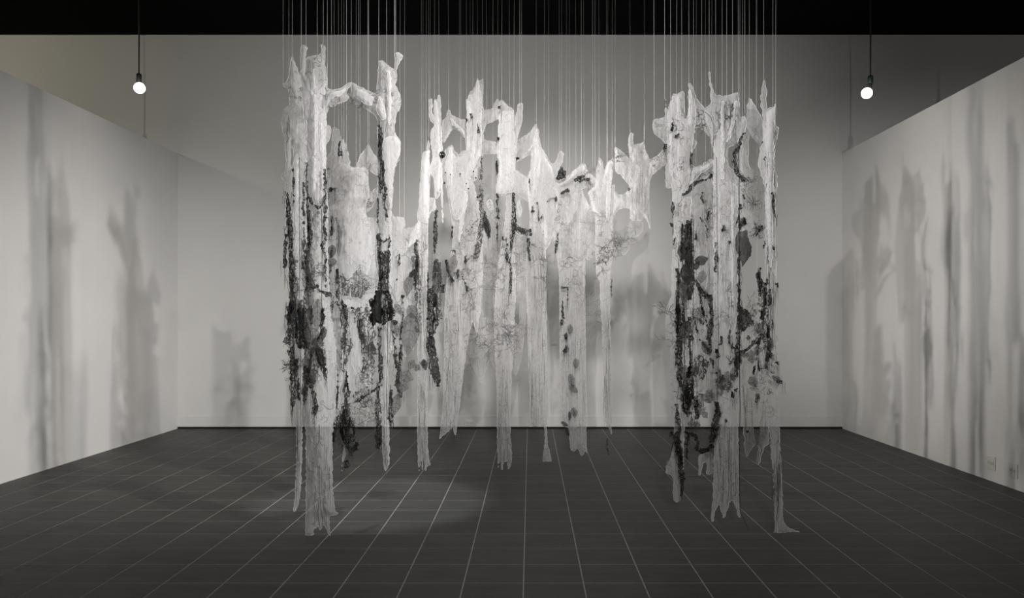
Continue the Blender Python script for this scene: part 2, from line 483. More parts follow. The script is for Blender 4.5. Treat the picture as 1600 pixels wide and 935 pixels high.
class Cloth:
    """a hanging piece of cloth cut to an outline, bellied and creased"""
    def __init__(s, d, polys, holes=(), bulge=0.05, belly=0.05, fold=0.018, rag=0.0042, yaw=0.0, seed=1, lace=None, smooth=True, crease=1.0):
        conv = lambda P: [px(x, y, d) for x, y in P]
        s.P = [smooth_poly(conv(p)) if smooth else conv(p) for p in polys]
        s.Hs = [conv(p) for p in holes]
        s.d, s.bulge, s.belly, s.fold, s.rag, s.seed, s.lace, s.cr = d, bulge, belly, fold, rag, seed, lace, crease
        allp = np.array([q for p in s.P for q in p])
        s.x0, s.z0 = allp.min(0); s.x1, s.z1 = allp.max(0)
        s.xc = (s.x0 + s.x1) / 2; s.tan = math.tan(math.radians(yaw))
        s.grid = None
    def base(s, X, Z):
        if s.grid is not None:                      # distance already sampled: interpolate
            gx0, gz0, c, G = s.grid
            u = np.clip((X - gx0) / c, 0, G.shape[1] - 1.001); v = np.clip((Z - gz0) / c, 0, G.shape[0] - 1.001)
            i, j = u.astype(int), v.astype(int); u = u - i; v = v - j
            return (G[j, i] * (1 - u) + G[j, i + 1] * u) * (1 - v) + (G[j + 1, i] * (1 - u) + G[j + 1, i + 1] * u) * v
        f = np.full(X.shape, -1e9)
        for p in s.P: f = np.maximum(f, sd_poly(X, Z, p))
        for h in s.Hs: f = np.minimum(f, -sd_poly(X, Z, h))
        return f
    def field(s, X, Z):
        f = s.base(X, Z)
        r = s.rag
        f = f + r * 2 * (vn(X * 55, Z * 55, s.seed) - 0.5) + r * 1.8 * (vn(X * 120, Z * 75, s.seed + 3) - 0.5)
        if s.lace is not None:
            th, fx, fz = s.lace
            g = 0.5 * vn(X * fx, Z * fz, s.seed + 5) + 0.5 * (1 - np.abs(2 * vn(X * fx * 1.6 + 7, Z * fz * 1.2, s.seed + 6) - 1))
            f = np.minimum(f, (g - th) * 0.9 / fx)
        return f
    def relief(s, X, Z, f=None):
        if f is None: f = s.base(X, Z)
        t = np.clip(f / (s.belly * 1.15), 0, 1)
        y = -s.bulge * 0.45 * (1 - (1 - t) ** 2)
        wob = 1.5 * (vn(X * 3, Z * 1.3, s.seed + 9) - 0.5)
        y = y + s.fold * 2 * (vn(X * 13 + wob, Z * 1.1, s.seed + 1) - 0.5)
        r1 = 1 - np.abs(2 * vn(X * 24 + wob * 2, Z * 1.7, s.seed + 2) - 1)            # long pleats with sharp ridges
        r2 = 1 - np.abs(2 * vn(X * 30 + Z * 16, Z * 15 - X * 16, s.seed + 4) - 1)      # crumple
        r3 = 1 - np.abs(2 * vn(X * 60 - Z * 9, Z * 7, s.seed + 8) - 1)
        y = y - s.cr * s.fold * (0.30 * r1 ** 2 + 0.20 * r2 ** 3 + 0.10 * r3 ** 2)
        return y + (X - s.xc) * s.tan
    def mesh(s, cell):
        nx = int((s.x1 - s.x0) / cell) + 5; nz = int((s.z1 - s.z0) / cell) + 5
        xs = s.x0 - 2 * cell + np.arange(nx) * cell; zs = s.z0 - 2 * cell + np.arange(nz) * cell
        X, Z = np.meshgrid(xs, zs); X = X.ravel(); Z = Z.ravel()
        s.grid = (xs[0], zs[0], cell, s.base(X, Z).reshape(nz, nx))
        f = s.field(X, Z)
        idx = np.arange(nx * nz).reshape(nz, nx)
        q = np.stack([idx[:-1, :-1], idx[:-1, 1:], idx[1:, 1:], idx[1:, :-1]], -1).reshape(-1, 4)
        fq = f[q]
        keep = (fq.mean(1) > 0) & (fq.min(1) > -0.95 * cell)
        q = q[keep]
        if len(q) == 0: return None
        used, inv = np.unique(q, return_inverse=True)
        q = inv.reshape(-1, 4)
        x, z = X[used].copy(), Z[used].copy(); fv = f[used]
        cnt = np.bincount(q.ravel(), minlength=len(used))
        bd = (cnt < 4) | (fv < 0)
        e = cell * 0.25
        for _ in range(2):
            xb, zb = x[bd], z[bd]
            f0 = s.field(xb, zb)
            gx = (s.field(xb + e, zb) - s.field(xb - e, zb)) / (2 * e); gz = (s.field(xb, zb + e) - s.field(xb, zb - e)) / (2 * e)
            g2 = np.maximum(gx * gx + gz * gz, 0.3)
            sx, sz = -f0 * gx / g2, -f0 * gz / g2
            l = np.sqrt(sx * sx + sz * sz) + 1e-9; k = np.minimum(1, 0.42 * cell / l)
            x[bd] = xb + sx * k; z[bd] = zb + sz * k
        y = s.d + s.relief(x, z)
        z = np.maximum(z, 0.004 + 0.002 * vn(x * 40, y * 40, 3))
        return np.stack([x, y, z], 1), q

def components(nv, q):
    """groups of connected faces"""
    par = list(range(nv))
    def find(a):
        while par[a] != a:
            par[a] = par[par[a]]; a = par[a]
        return a
    for f in q.tolist():
        a = find(f[0])
        for b in f[1:]:
            b = find(b)
            if b != a: par[b] = a
    root = np.array([find(int(f[0])) for f in q])
    return [q[root == k] for k in np.unique(root)]

def compact(V, q):
    u, inv = np.unique(q, return_inverse=True)
    return V[u], inv.reshape(q.shape)

def put_mesh(name, V, Fq, mat, parent, smooth=True):
    """fast mesh from numpy arrays, vertices in world space under a parent placed at its location"""
    off = np.array(parent.location) if parent else np.zeros(3)
    if parent and parent.parent: off = off + np.array(parent.parent.location)
    V = np.asarray(V, np.float32) - off.astype(np.float32)
    Fq = np.asarray(Fq, np.int32)
    me = bpy.data.meshes.new(name)
    n = Fq.shape[1]
    me.vertices.add(len(V)); me.vertices.foreach_set('co', V.ravel())
    me.loops.add(Fq.size); me.loops.foreach_set('vertex_index', Fq.ravel())
    me.polygons.add(len(Fq)); me.polygons.foreach_set('loop_start', np.arange(0, Fq.size, n, dtype=np.int32))
    if smooth: me.polygons.foreach_set('use_smooth', np.ones(len(Fq), bool))
    me.materials.append(mat)
    me.update()
    o = bpy.data.objects.new(name, me); C.objects.link(o)
    if parent: o.parent = parent
    return o

def hem_loops(V, q, min_len=0.15):
    """outline of a cloth as closed polylines"""
    E = np.concatenate([q[:, [0, 1]], q[:, [1, 2]], q[:, [2, 3]], q[:, [3, 0]]])
    key = np.sort(E, 1)
    k = key[:, 0].astype(np.int64) * (len(V) + 1) + key[:, 1]
    _, idx, cnt = np.unique(k, return_index=True, return_counts=True)
    nxt = {}
    for a, b in E[idx[cnt == 1]].tolist(): nxt.setdefault(a, []).append(b)
    loops = []
    while nxt:
        a0 = next(iter(nxt)); loop = [a0]; a = a0
        while a in nxt:
            b = nxt[a].pop()
            if not nxt[a]: del nxt[a]
            loop.append(b); a = b
            if a == a0: break
        P = V[loop]
        if np.sum(np.linalg.norm(np.diff(P, axis=0), axis=1)) > min_len: loops.append(P)
    return loops

def tubes_np(lines, r, n=3):
    """many thin threads: list of (k,3) arrays"""
    V, Fq, b = [], [], 0
    ang = np.arange(n) * 2 * math.pi / n
    for L in lines:
        L = np.asarray(L, float)
        if len(L) < 2: continue
        t = np.gradient(L, axis=0); t /= np.linalg.norm(t, axis=1)[:, None] + 1e-9
        a = np.cross(t, (0, 1, 0)); a /= np.linalg.norm(a, axis=1)[:, None] + 1e-9
        c = np.cross(t, a)
        taper = np.linspace(1.0, 0.55, len(L))[:, None, None]
        V.append((L[:, None, :] + r * taper * (a[:, None, :] * np.cos(ang)[None, :, None] + c[:, None, :] * np.sin(ang)[None, :, None])).reshape(-1, 3))
        k = len(L)
        i = np.arange(k - 1)[:, None] * n; j = np.arange(n)[None, :]; j2 = (j + 1) % n
        Fq.append((np.stack([i + j, i + j2, i + n + j2, i + n + j], -1).reshape(-1, 4)) + b)
        b += k * n
    if not V: return None
    return np.concatenate(V), np.concatenate(Fq)

rnd = random.Random(7)
class Tree:
    def __init__(s, d, base_px, label, seed, group='hanging cloth trees'):
        s.d, s.seed = d, seed
        x, _ = px(base_px, 0, d)
        s.root = empty('cloth_tree', (x, d, 0.0))
        tag(s.root, label, 'hanging sculpture', group)
        s.main = None; s.k = 0
    def cloth(s, name, polys, mat='pale', dy=0.0, cell=0.007, holes=(), label=None, **kw):
        s.k += 1
        c = Cloth(s.d + dy, polys, holes, seed=s.seed * 31 + s.k * 7, **kw)
        r = c.mesh(cell)
        if r is None: return None
        o = put_mesh(name, r[0], r[1], M[mat], s.root)
        if label: o['label'] = label
        if s.main is None: s.main = c
        if mat in ('white', 'pale', 'sheer', 'gauze'):
            for L in hem_loops(r[0], r[1]):
                tb = tubes_np([L + np.array((0, -0.001, 0))], 0.0013)
                h = put_mesh('rolled_hem', tb[0], tb[1], M['hem'], s.root)
                h.parent = o
        return o
    def front(s, X, Z):
        """y of the cloth surface of the trunk"""
        return s.main.d + s.main.relief(X, Z)
    def lace(s, strips=(), polys=(), mat='lace', dy=-0.075, th=0.40, fx=75, fz=14, cell=0.004, name='black_lace'):
        P = [strip(t) for t in strips] + [list(p) for p in polys]
        for p in P:
            s.k += 1
            c = Cloth(s.d + dy + rnd.uniform(-0.01, 0.01), [p], seed=s.seed * 17 + s.k * 5, bulge=0.025, belly=0.02, fold=0.02,
                      rag=0.006, lace=(th * 0.8, fx, fz), smooth=False, yaw=rnd.uniform(-10, 10))
            r = c.mesh(cell)
            if r is None: continue
            for q in components(len(r[0]), r[1]):
                if len(q) < 10: continue
                put_mesh(name, *compact(r[0], q), M[mat], s.root)
        # loose thread ends that trail along the lace
        if mat == 'lace':
            lines = []
            for tr in strips:
                a = np.array(tr, float)
                L = float(np.sum(np.hypot(np.diff(a[:, 0]), np.diff(a[:, 1]))))
                cum = np.concatenate([[0], np.cumsum(np.hypot(np.diff(a[:, 0]), np.diff(a[:, 1])))])
                for _ in range(int(3 + L * a[:, 2].mean() / 28)):
                    s0 = rnd.uniform(-4, L); ln = rnd.uniform(8, 30); off = rnd.uniform(-0.75, 0.75); pts = []; drift = 0.0
                    for k in range(9):
                        q = s0 + ln * k / 8
                        drift += rnd.uniform(-0.8, 0.8)
                        xx = np.interp(q, cum, a[:, 0]); yy = np.interp(q, cum, a[:, 1]) + max(0, q - L); ww = np.interp(q, cum, a[:, 2])
                        X, Z = px(xx + off * ww + drift, yy + rnd.uniform(-0.5, 0.5), s.d + dy)
                        pts.append((X, s.d + dy - 0.03 + rnd.uniform(-0.006, 0.006), max(Z, 0.004)))
                    lines.append(np.array(pts))
            tb = tubes_np(lines, 0.0013)
            if tb: put_mesh('loose_thread', tb[0], tb[1], M['thread'], s.root, False)['kind'] = 'stuff'
    def leaf(s, cx, cy, ln, wd, ang, mat='leaf', lobes=0, dy=-0.085, name='leaf'):
        s.k += 1
        P = []
        a = math.radians(ang); ca, sa = math.cos(a), math.sin(a)
        n = 22
        side = []
        for i in range(n + 1):
            t = i / n
            wv = math.sin(math.pi * t ** 0.8) * wd / 2
            if lobes: wv *= 0.72 + 0.36 * math.cos(2 * math.pi * lobes * t + math.pi)
            side.append((t * ln - ln / 2, wv + 0.3))
        pts = side + [(u, -v) for u, v in side[::-1]]
        P = [(cx + u * ca - v * sa, cy + u * sa + v * ca) for u, v in pts]
        c = Cloth(s.d + dy + rnd.uniform(-0.012, 0.012), [P], seed=s.seed * 13 + s.k * 3, bulge=0.012, belly=0.03, fold=0.02, rag=0.004,
                  smooth=False, yaw=rnd.uniform(-25, 25))
        r = c.mesh(0.0045)
        if r is None: return
        o = put_mesh(name, r[0], r[1], M[mat], s.root)
        # veins stitched on the leaf
        lines = []
        def V3(u, v):
            X, Z = px(cx + u * ca - v * sa, cy + u * sa + v * ca, c.d)
            return X, Z
        def add(pts2):
            q = np.array([V3(u, v) for u, v in pts2])
            y = c.d + c.relief(q[:, 0], q[:, 1]) - 0.003
            lines.append(np.stack([q[:, 0], y, q[:, 1]], 1))
        add([(-ln / 2 + ln * t, 0) for t in np.linspace(0, 1, 7)])
        for t in np.linspace(0.2, 0.8, 4):
            wv = math.sin(math.pi * t ** 0.8) * wd / 2 * 0.8
            for sg in (-1, 1):
                add([(-ln / 2 + ln * t + k * wv * 0.7, sg * k * wv) for k in (0, 0.5, 1.0)])
        q = np.array([px(x, y, c.d) for x, y in P + P[:1]])
        lines.append(np.stack([q[:, 0], c.d + c.relief(q[:, 0], q[:, 1]) - 0.002, q[:, 1]], 1))
        tb = tubes_np(lines, 0.0013)
        if tb: 
            ve = put_mesh('leaf_veins', tb[0], tb[1], M['thread'], s.root, False)
            ve.parent = o; ve.location = (0, 0, 0); ve['kind'] = 'stuff'
    def stitch(s, areas, mat='thread_grey', r=0.0013, name='stitched_thread'):
        """areas: (kind, cx, cy, rx, ry, count, length in px)"""
        lines2 = []
        for kind, cx, cy, rx, ry, n, L in areas:
            for _ in range(n):
                a0, q = rnd.uniform(0, 2 * math.pi), math.sqrt(rnd.random())
                x, y = cx + rx * q * math.cos(a0), cy + ry * q * math.sin(a0)
                if kind == 'twig':
                    ang = rnd.uniform(0, 2 * math.pi)
                    def grow(x, y, ang, l, g):
                        pts = [(x, y)]
                        for _k in range(5):
                            ang += rnd.uniform(-0.28, 0.28)
                            x += math.cos(ang) * l / 5; y += math.sin(ang) * l / 5
                            pts.append((x, y))
                            if g and rnd.random() < 0.6:
                                grow(x, y, ang + rnd.choice((-1, 1)) * rnd.uniform(0.4, 0.9), l * 0.55, g - 1)
                        lines2.append(pts)
                    grow(x, y, ang, L * rnd.uniform(0.6, 1.2), 2)
                elif kind == 'loop':
                    ang, cv = rnd.uniform(0, 6.28), rnd.uniform(-0.5, 0.5)
                    pts = [(x, y)]
                    for _k in range(14):
                        cv += rnd.uniform(-0.3, 0.3); cv = max(-0.9, min(0.9, cv)); ang += cv
                        x += math.cos(ang) * L / 14; y += math.sin(ang) * L / 14
                        pts.append((x, y))
                    lines2.append(pts)
                elif kind == 'star':
                    for k in range(11):
                        ang = k * 2 * math.pi / 11 + rnd.uniform(-0.2, 0.2); l = L * rnd.uniform(0.5, 1.1)
                        lines2.append([(cx + math.cos(ang) * l * t, cy + math.sin(ang) * l * t + 0.8 * math.sin(5 * t + k)) for t in (0.12, 0.4, 0.7, 1.0)])
                elif kind == 'vert':
                    pts = [(x, y)]
                    for _k in range(8):
                        x += rnd.uniform(-0.7, 0.7); y += L / 8; pts.append((x, y))
                    lines2.append(pts)
                elif kind == 'net':
                    for k in range(-3, 4):
                        for sg in (-1, 1):
                            lines2.append([(cx + k * rx / 3 + sg * t * rx * 0.5, cy + t * ry) for t in (-1, -0.3, 0.3, 1)])
        if not lines2: return
        q = np.array([px(x, y, s.d) for pts in lines2 for x, y in pts])
        y = s.main.d + s.main.relief(q[:, 0], q[:, 1]) - 0.004
        q3 = np.stack([q[:, 0], y, q[:, 1]], 1)
        lines = np.split(q3, np.cumsum([len(p) for p in lines2])[:-1])
        tb = tubes_np(lines, r)
        if tb: put_mesh(name, tb[0], tb[1], M[mat], s.root, False)['kind'] = 'stuff'
    def cord(s, pts, r=0.003, mat='thread', dy=-0.08, name='black_cord'):
        P = [(px(x, y, s.d)[0], s.d + dy, max(px(x, y, s.d)[1], r)) for x, y in pts]
        tb = tubes_np([np.array(P)], r, 5)
        put_mesh(name, tb[0], tb[1], M[mat], s.root)
    def strings(s, pts, r=0.0009):
        for x, y in pts:
            X, Z = px(x, y + 1.5, s.d)
            yy = s.d + rnd.uniform(-0.02, 0.02)
            if s.main is not None:
                yy = s.d + float(s.main.relief(np.array([X]), np.array([Z]))[0])
            X2 = X + rnd.uniform(-0.006, 0.006)
            tb = tubes_np([np.array([(X, yy, Z), (X, yy, Z + 0.3), (X2, yy, CEIL - 0.001)])], r, 5)
            put_mesh('monofilament', tb[0], tb[1], M['filament'], s.root)
    def bead(s, x, y, rp, dy=-0.075):
        X, Z = px(x, y, s.d + dy)
        r = rp / F * s.d
        v, f = lathe([(r * 0.1, -r)] + [(r * math.cos(a), r * math.sin(a)) for a in [math.radians(q) for q in range(-66, 67, 22)]] + [(r * 0.1, r)], 10)
        o = link_mesh('bead', v, f, M['bead'], s.root, True)
        o.location = Vector((X, s.d + dy, Z)) - s.root.location

# ------------------------------------------------------------------ the cloth forest, left group
t = Tree(4.87, 500, 'tallest pale cloth tree at the front left, its wide trunk reaching the floor', 1)
T1_top = [(470.4, 73.5), (475.7, 70.8), (481.6, 73.8), (479.4, 81), (479.2, 96), (478, 118), (480, 118), (480, 92), (490, 88.5), (502, 86), (505, 77), (502, 70.5),
          (506.3, 69.3), (508.6, 76.5), (509, 97.5), (511.6, 120), (511.6, 138), (520, 141), (533, 138), (540, 131), (548.5, 127), (549, 132), (541, 143), (541, 147),
          (546, 152), (540, 157), (526, 163), (515, 168), (510, 180), (511, 195), (517, 199), (518, 210), (514, 222), (509, 228), (510, 300), (512, 320), (512, 420), (516, 480), (524, 540), (527, 590),
          (523, 640), (519, 668), (520, 708), (521, 771), (525, 798), (530, 802), (523, 804.5), (514, 806), (515, 818), (518.5, 842), (512, 834), (504, 812), (502, 830), (500, 832), (497, 815),
          (494, 827), (491, 822), (490, 836.5), (481, 838.5), (477.8, 837), (478, 795), (479, 670), (476, 655), (475, 600), (477, 520), (478, 420), (479, 320), (478, 200), (473, 150), (471, 120)]
t.cloth('trunk_cloth', [T1_top], 'pale', bulge=0.07, belly=0.07)
t.cloth('cloth_layer', [[(478, 140), (509, 130), (510, 225), (509, 300), (503, 316), (497, 323), (489, 316), (481, 302), (479, 240)]], 'white', dy=-0.03, bulge=0.06, belly=0.06,
        label='brighter rounded cloth layer')
t.lace([[(479.5, 255, 2), (480, 300, 3), (481, 322, 4), (483, 345, 8), (484, 370, 10), (480, 395, 8), (478, 420, 6), (482, 440, 10), (488, 450, 7), (495, 448, 5), (503, 455, 5), (512, 460, 8), (519, 463, 6)],
        [(508, 265, 3), (508, 300, 4), (508, 330, 5), (506, 350, 4), (509, 372, 5), (504, 385, 8), (508, 398, 3), (509, 450, 2)],
        [(481, 305, 4), (490, 320, 4), (497, 325, 5), (504, 322, 4), (508, 310, 4)],
        [(473, 285, 3), (473, 310, 5), (473, 340, 4), (474, 380, 3), (472, 420, 3)],
        [(470, 470, 7), (469, 490, 12), (468, 515, 14), (470, 545, 9)], [(477, 480, 6), (478, 500, 9), (477, 520, 13), (480, 545, 9)],
        [(486, 476, 3), (487, 490, 6), (486, 510, 4)], [(505, 482, 6), (506, 500, 5), (503, 520, 7), (494, 534, 5), (488, 552, 6), (484, 582, 5)],
        [(478, 572, 7), (478, 590, 10), (477, 612, 8), (476, 634, 4)], [(483, 575, 8), (486, 600, 8), (492, 618, 5), (495, 635, 8), (491, 647, 6)],
        [(492, 585, 3), (493, 594, 6), (491, 600, 2)], [(500, 545, 14), (503, 565, 12), (508, 580, 8), (511, 590, 3)]])
t.lace([[(498, 530, 16), (500, 550, 18), (504, 572, 12)]], mat='lace_grey')
t.lace([[(476, 380, 10), (484, 410, 14), (488, 440, 16), (480, 470, 14), (478, 500, 18), (484, 540, 22), (490, 570, 22), (486, 600, 14)], [(463, 400, 8), (464, 450, 8), (466, 500, 10)]], mat='lace_grey', th=0.46)
t.leaf(497, 493, 50, 17, 92); t.leaf(489, 527, 34, 24, 60); t.leaf(500, 556, 46, 15, 70, 'leaf_dark'); t.leaf(480, 440, 42, 13, 85); t.leaf(477, 567, 22, 10, 100)
t.cord([(508, 330), (508.5, 400), (508, 470), (509, 520), (511, 588)], 0.0022)
t.cord([(474, 250), (473.5, 420), (475, 560), (476, 670)], 0.0018)
t.stitch([('loop', 495, 110, 12, 20, 6, 16), ('vert', 496, 260, 13, 60, 20, 40), ('twig', 490, 400, 14, 60, 10, 22), ('vert', 500, 730, 18, 80, 26, 50), ('loop', 495, 600, 20, 60, 10, 24), ('twig', 520, 155, 14, 8, 5, 14)])
for P in ([(489, 110), (493, 108), (495, 200), (493, 300), (489, 300), (491, 200)], [(512, 146), (532, 142), (545, 131), (536, 145), (516, 158), (508, 172)], [(500, 190), (505, 195), (506, 260), (503, 300), (501, 250)]):
    t.cloth('cloth_fold', [P], 'white', dy=-0.05, bulge=0.04, belly=0.02)
t.leaf(470, 500, 40, 16, 95, 'leaf_dark'); t.leaf(479, 525, 36, 18, 70, 'leaf'); t.leaf(494, 540, 30, 16, 120, 'leaf'); t.leaf(503, 525, 30, 10, 110, 'leaf_dark'); t.leaf(484, 470, 30, 12, 80, 'leaf')
t.strings([(471, 74), (479, 73), (506, 70), (512, 124), (519, 141), (541, 131), (497, 88)])

t = Tree(5.1, 468, 'narrow leftmost cloth tree edged with black lace, ending in a thin strip', 2)
T2 = [(457.6, 88), (461, 97), (464.7, 106), (471, 124), (478, 135), (482, 160), (482, 300), (478, 420), (476, 560), (473.5, 640), (473, 700), (470, 760), (466, 788), (458, 803), (459, 788), (463, 730), (463, 650),
      (460, 600), (457, 560), (455, 480), (452, 422), (448, 400), (447, 340), (447, 285), (438, 275), (447, 268), (448, 250), (446, 216), (440, 194), (443, 171), (451, 168), (454.7, 165), (453, 148), (450, 140), (442, 133.5), (449, 128),
      (452, 120), (454, 108), (456.5, 95)]
t.cloth('trunk_cloth', [T2], 'pale', holes=[[(456, 214), (459, 220), (459.5, 258), (456.5, 260)]], bulge=0.05)
t.cloth('cloth_strip', [[(460, 245), (467, 240), (467, 320), (466, 400), (463, 440), (460, 400), (459, 330)]], 'white', dy=-0.03, bulge=0.03)
t.lace([[(449, 300, 4), (451, 325, 8), (453, 345, 10), (455, 368, 10), (456, 395, 9), (456, 430, 10), (457, 470, 10), (455, 500, 13), (456, 540, 9), (459, 575, 10), (458, 605, 9), (457, 630, 6), (458, 645, 2)]], th=0.16)
t.lace([[(447, 366, 3), (446, 395, 6), (445, 419, 4)], [(459, 262, 2), (459.5, 290, 3), (459, 320, 2)], [(463, 470, 3), (464, 500, 4), (462, 530, 3)], [(464, 560, 8), (463, 590, 5)],
        [(466, 590, 3), (466, 625, 5), (463, 620, 3)]])
t.lace(polys=[[(447, 480), (456, 477), (459, 490), (453, 488)], [(444, 493), (452, 487), (457, 505), (450, 505)], [(449, 512), (457, 512), (456, 520), (446, 522)], [(440, 535), (448, 527), (453, 536), (447, 538)],
              [(449, 548), (457, 548), (451, 556)]], th=0.28, mat='leaf_dark', cell=0.0045)
t.stitch([('vert', 452, 200, 5, 20, 8, 24), ('loop', 466, 150, 10, 12, 8, 20), ('vert', 465, 700, 4, 70, 10, 40), ('twig', 459, 590, 6, 25, 6, 12)])
t.stitch([('twig', 457, 590, 5, 35, 10, 12), ('loop', 456, 520, 8, 40, 10, 20)], 'thread', 0.0014)
t.strings([(443, 134), (452.5, 120), (458, 89)])

t = Tree(5.25, 603, 'tall forked cloth tree with an arched branch and a black bundle on its trunk', 3)
T3 = [(549, 128), (560, 134.4), (575, 142), (585.4, 147), (590, 142), (591.4, 97), (596, 94.7), (603.4, 101.4), (617, 109.7), (617.6, 89.5), (616, 83.5), (623, 83.5), (631, 88), (624.3, 97), (620.6, 112), (620, 127), (619, 134.4),
      (624.3, 146.4), (626.6, 157), (625, 167), (618.3, 185), (617, 210), (621, 213), (625, 220), (626, 232), (622, 255), (616, 266), (614, 284), (611.6, 332), (612, 400), (612, 480), (611, 560), (609, 640), (608, 690), (609, 724), (605, 732), (601, 739),
      (599, 724), (597.5, 700), (598, 640), (596, 560), (594, 500), (592, 420), (590, 340), (591, 285), (590, 260), (590, 200), (591.4, 190), (587, 181), (578, 173.3), (567.4, 167.3), (546.5, 158.3), (542.7, 147), (549, 146)]
t.cloth('trunk_cloth', [T3], 'pale', bulge=0.06)
t.cloth('cloth_layer', [[(598, 225), (605, 214), (618, 212), (625, 220), (625, 235), (620, 255), (615, 268), (612, 330), (606, 300), (600, 270)]], 'white', dy=-0.04, bulge=0.04)
t.lace([[(595, 189, 5), (594, 215, 8), (594, 245, 6), (597, 265, 8), (597, 285, 8), (602, 300, 7), (602, 320, 5), (604, 340, 4)]], th=0.36)
t.lace([[(592, 272, 2), (594, 300, 3), (590, 322, 3), (590, 348, 3)], [(610, 355, 3), (608, 400, 4), (606, 445, 3)], [(592, 365, 6), (592, 385, 8), (593, 412, 5)], [(594, 376, 3), (600, 379, 4), (605, 374, 5)],
        [(599, 392, 17), (600, 420, 16), (598, 440, 13)], [(598, 440, 16), (599, 458, 20)],
        [(594, 512, 5), (595, 550, 6), (595, 575, 7), (594, 600, 8), (592, 630, 8), (592, 655, 9), (592, 680, 9), (592, 703, 8)], [(613, 515, 4), (617, 540, 4), (618, 560, 7), (621, 577, 8)],
        [(629, 462, 4), (629, 500, 3), (627, 520, 5), (627, 548, 4), (625, 580, 6)], [(612, 610, 3), (611, 635, 4), (611, 655, 9), (613, 666, 5)], [(614, 500, 4), (618, 505, 7), (622, 505, 4)],
        [(557, 628, 4), (566, 622, 5), (577, 615, 4), (590, 605, 3)], [(572, 600, 2), (575, 610, 4)], [(622, 575, 4), (620, 600, 8), (624, 612, 5), (628, 620, 7)]])
t.cloth('tulle_bundle', [[(589, 455), (597, 453), (598, 478), (599, 497), (596, 507), (590, 504), (584, 513), (581, 503), (577, 506), (581, 490), (580, 480), (575, 467), (586, 471)]], 'bundle', dy=-0.05, bulge=0.10, belly=0.05, fold=0.05, rag=0.007,
        label='bunched black tulle', cell=0.006)
t.lace(polys=[[(597, 453), (608, 455), (613, 472), (618, 492), (612, 500), (606, 503), (598, 508), (597, 480)], [(600, 455), (608, 455), (614, 475), (618, 491), (610, 490)]], th=0.2, dy=-0.09)
t.lace(polys=[[(576, 496), (582, 488), (584, 500), (579, 506)], [(580, 466), (590, 470), (584, 480)]], th=0.2, mat='leaf_dark')
t.leaf(632, 597, 40, 24, 110, 'leaf', 2); t.leaf(619, 515, 24, 11, 80); t.leaf(566, 640, 40, 22, 20, 'gauze', 2); t.leaf(575, 655, 36, 18, -30, 'gauze', 2); t.leaf(585, 632, 34, 16, 40, 'gauze', 2); t.leaf(620, 632, 34, 14, 100, 'leaf')
t.leaf(622, 484, 20, 10, 60)
t.cord([(613, 600), (611, 640), (613, 668), (613.5, 700), (613, 728)], 0.0025)
t.cord([(609, 480), (609, 560), (607, 600), (608, 690)], 0.0018)
t.stitch([('twig', 570, 155, 20, 10, 8, 14), ('loop', 604, 160, 14, 25, 10, 22), ('vert', 604, 230, 10, 50, 12, 30), ('vert', 603, 650, 4, 70, 10, 40), ('loop', 572, 640, 24, 24, 14, 26)])
t.stitch([('vert', 600, 430, 9, 40, 26, 26), ('vert', 601, 490, 16, 20, 20, 22), ('loop', 600, 470, 16, 30, 12, 30)], 'thread', 0.0016)
for P in ([(556, 136), (575, 146), (584, 152), (580, 166), (566, 160), (552, 150)], [(605, 110), (610, 112), (612, 170), (608, 200), (606, 160)], [(594, 150), (600, 160), (604, 185), (598, 190), (588, 172)]):
    t.cloth('cloth_fold', [P], 'white', dy=-0.05, bulge=0.04, belly=0.02)
t.strings([(549, 129), (561, 136), (576, 143), (592, 97), (605, 103), (617, 84), (619, 84)])

t = Tree(5.75, 541, 'low pale cloth tree behind the front left trunks, covered in leaf stitching', 4)
T4 = [(521, 200), (530, 201), (532, 220), (535, 218), (540, 222), (543.5, 239), (546, 250), (547, 262), (556, 261), (562, 242), (576, 224), (582, 237), (590, 246), (592, 257), (590.6, 275), (575, 266), (575, 281), (578, 302), (590, 293),
      (592, 305), (581, 326), (570, 335), (576, 340), (591, 341), (592, 420), (590, 500), (586, 560), (580, 600), (572, 625), (560, 640), (552, 620), (550, 645), (543, 655), (543, 684), (541, 705), (537, 725), (534, 738), (535, 715), (536, 690), (534, 650), (528, 645), (520, 660),
      (512, 640), (510, 500), (510, 300), (512, 245), (517, 240), (519, 220)]
t.cloth('trunk_cloth', [T4], 'pale', bulge=0.06, belly=0.12, fold=0.03)
t.cloth('cloth_layer', [[(516, 262), (523, 240), (548, 262), (574, 262), (577, 300), (570, 330), (579, 360), (581, 405), (574, 430), (560, 420), (545, 440), (520, 430), (514, 340)]], 'pale', dy=-0.06, bulge=0.05, belly=0.1, fold=0.03)
t.cloth('cloth_strip', [[(548, 490), (556, 486), (568, 500), (570, 560), (566, 580), (556, 590), (548, 560)]], 'pale', dy=-0.06, bulge=0.04)
t.cloth('cloth_strip', [[(515, 470), (530, 470), (538, 520), (538, 590), (528, 620), (516, 600)]], 'pale', dy=-0.06, bulge=0.04)
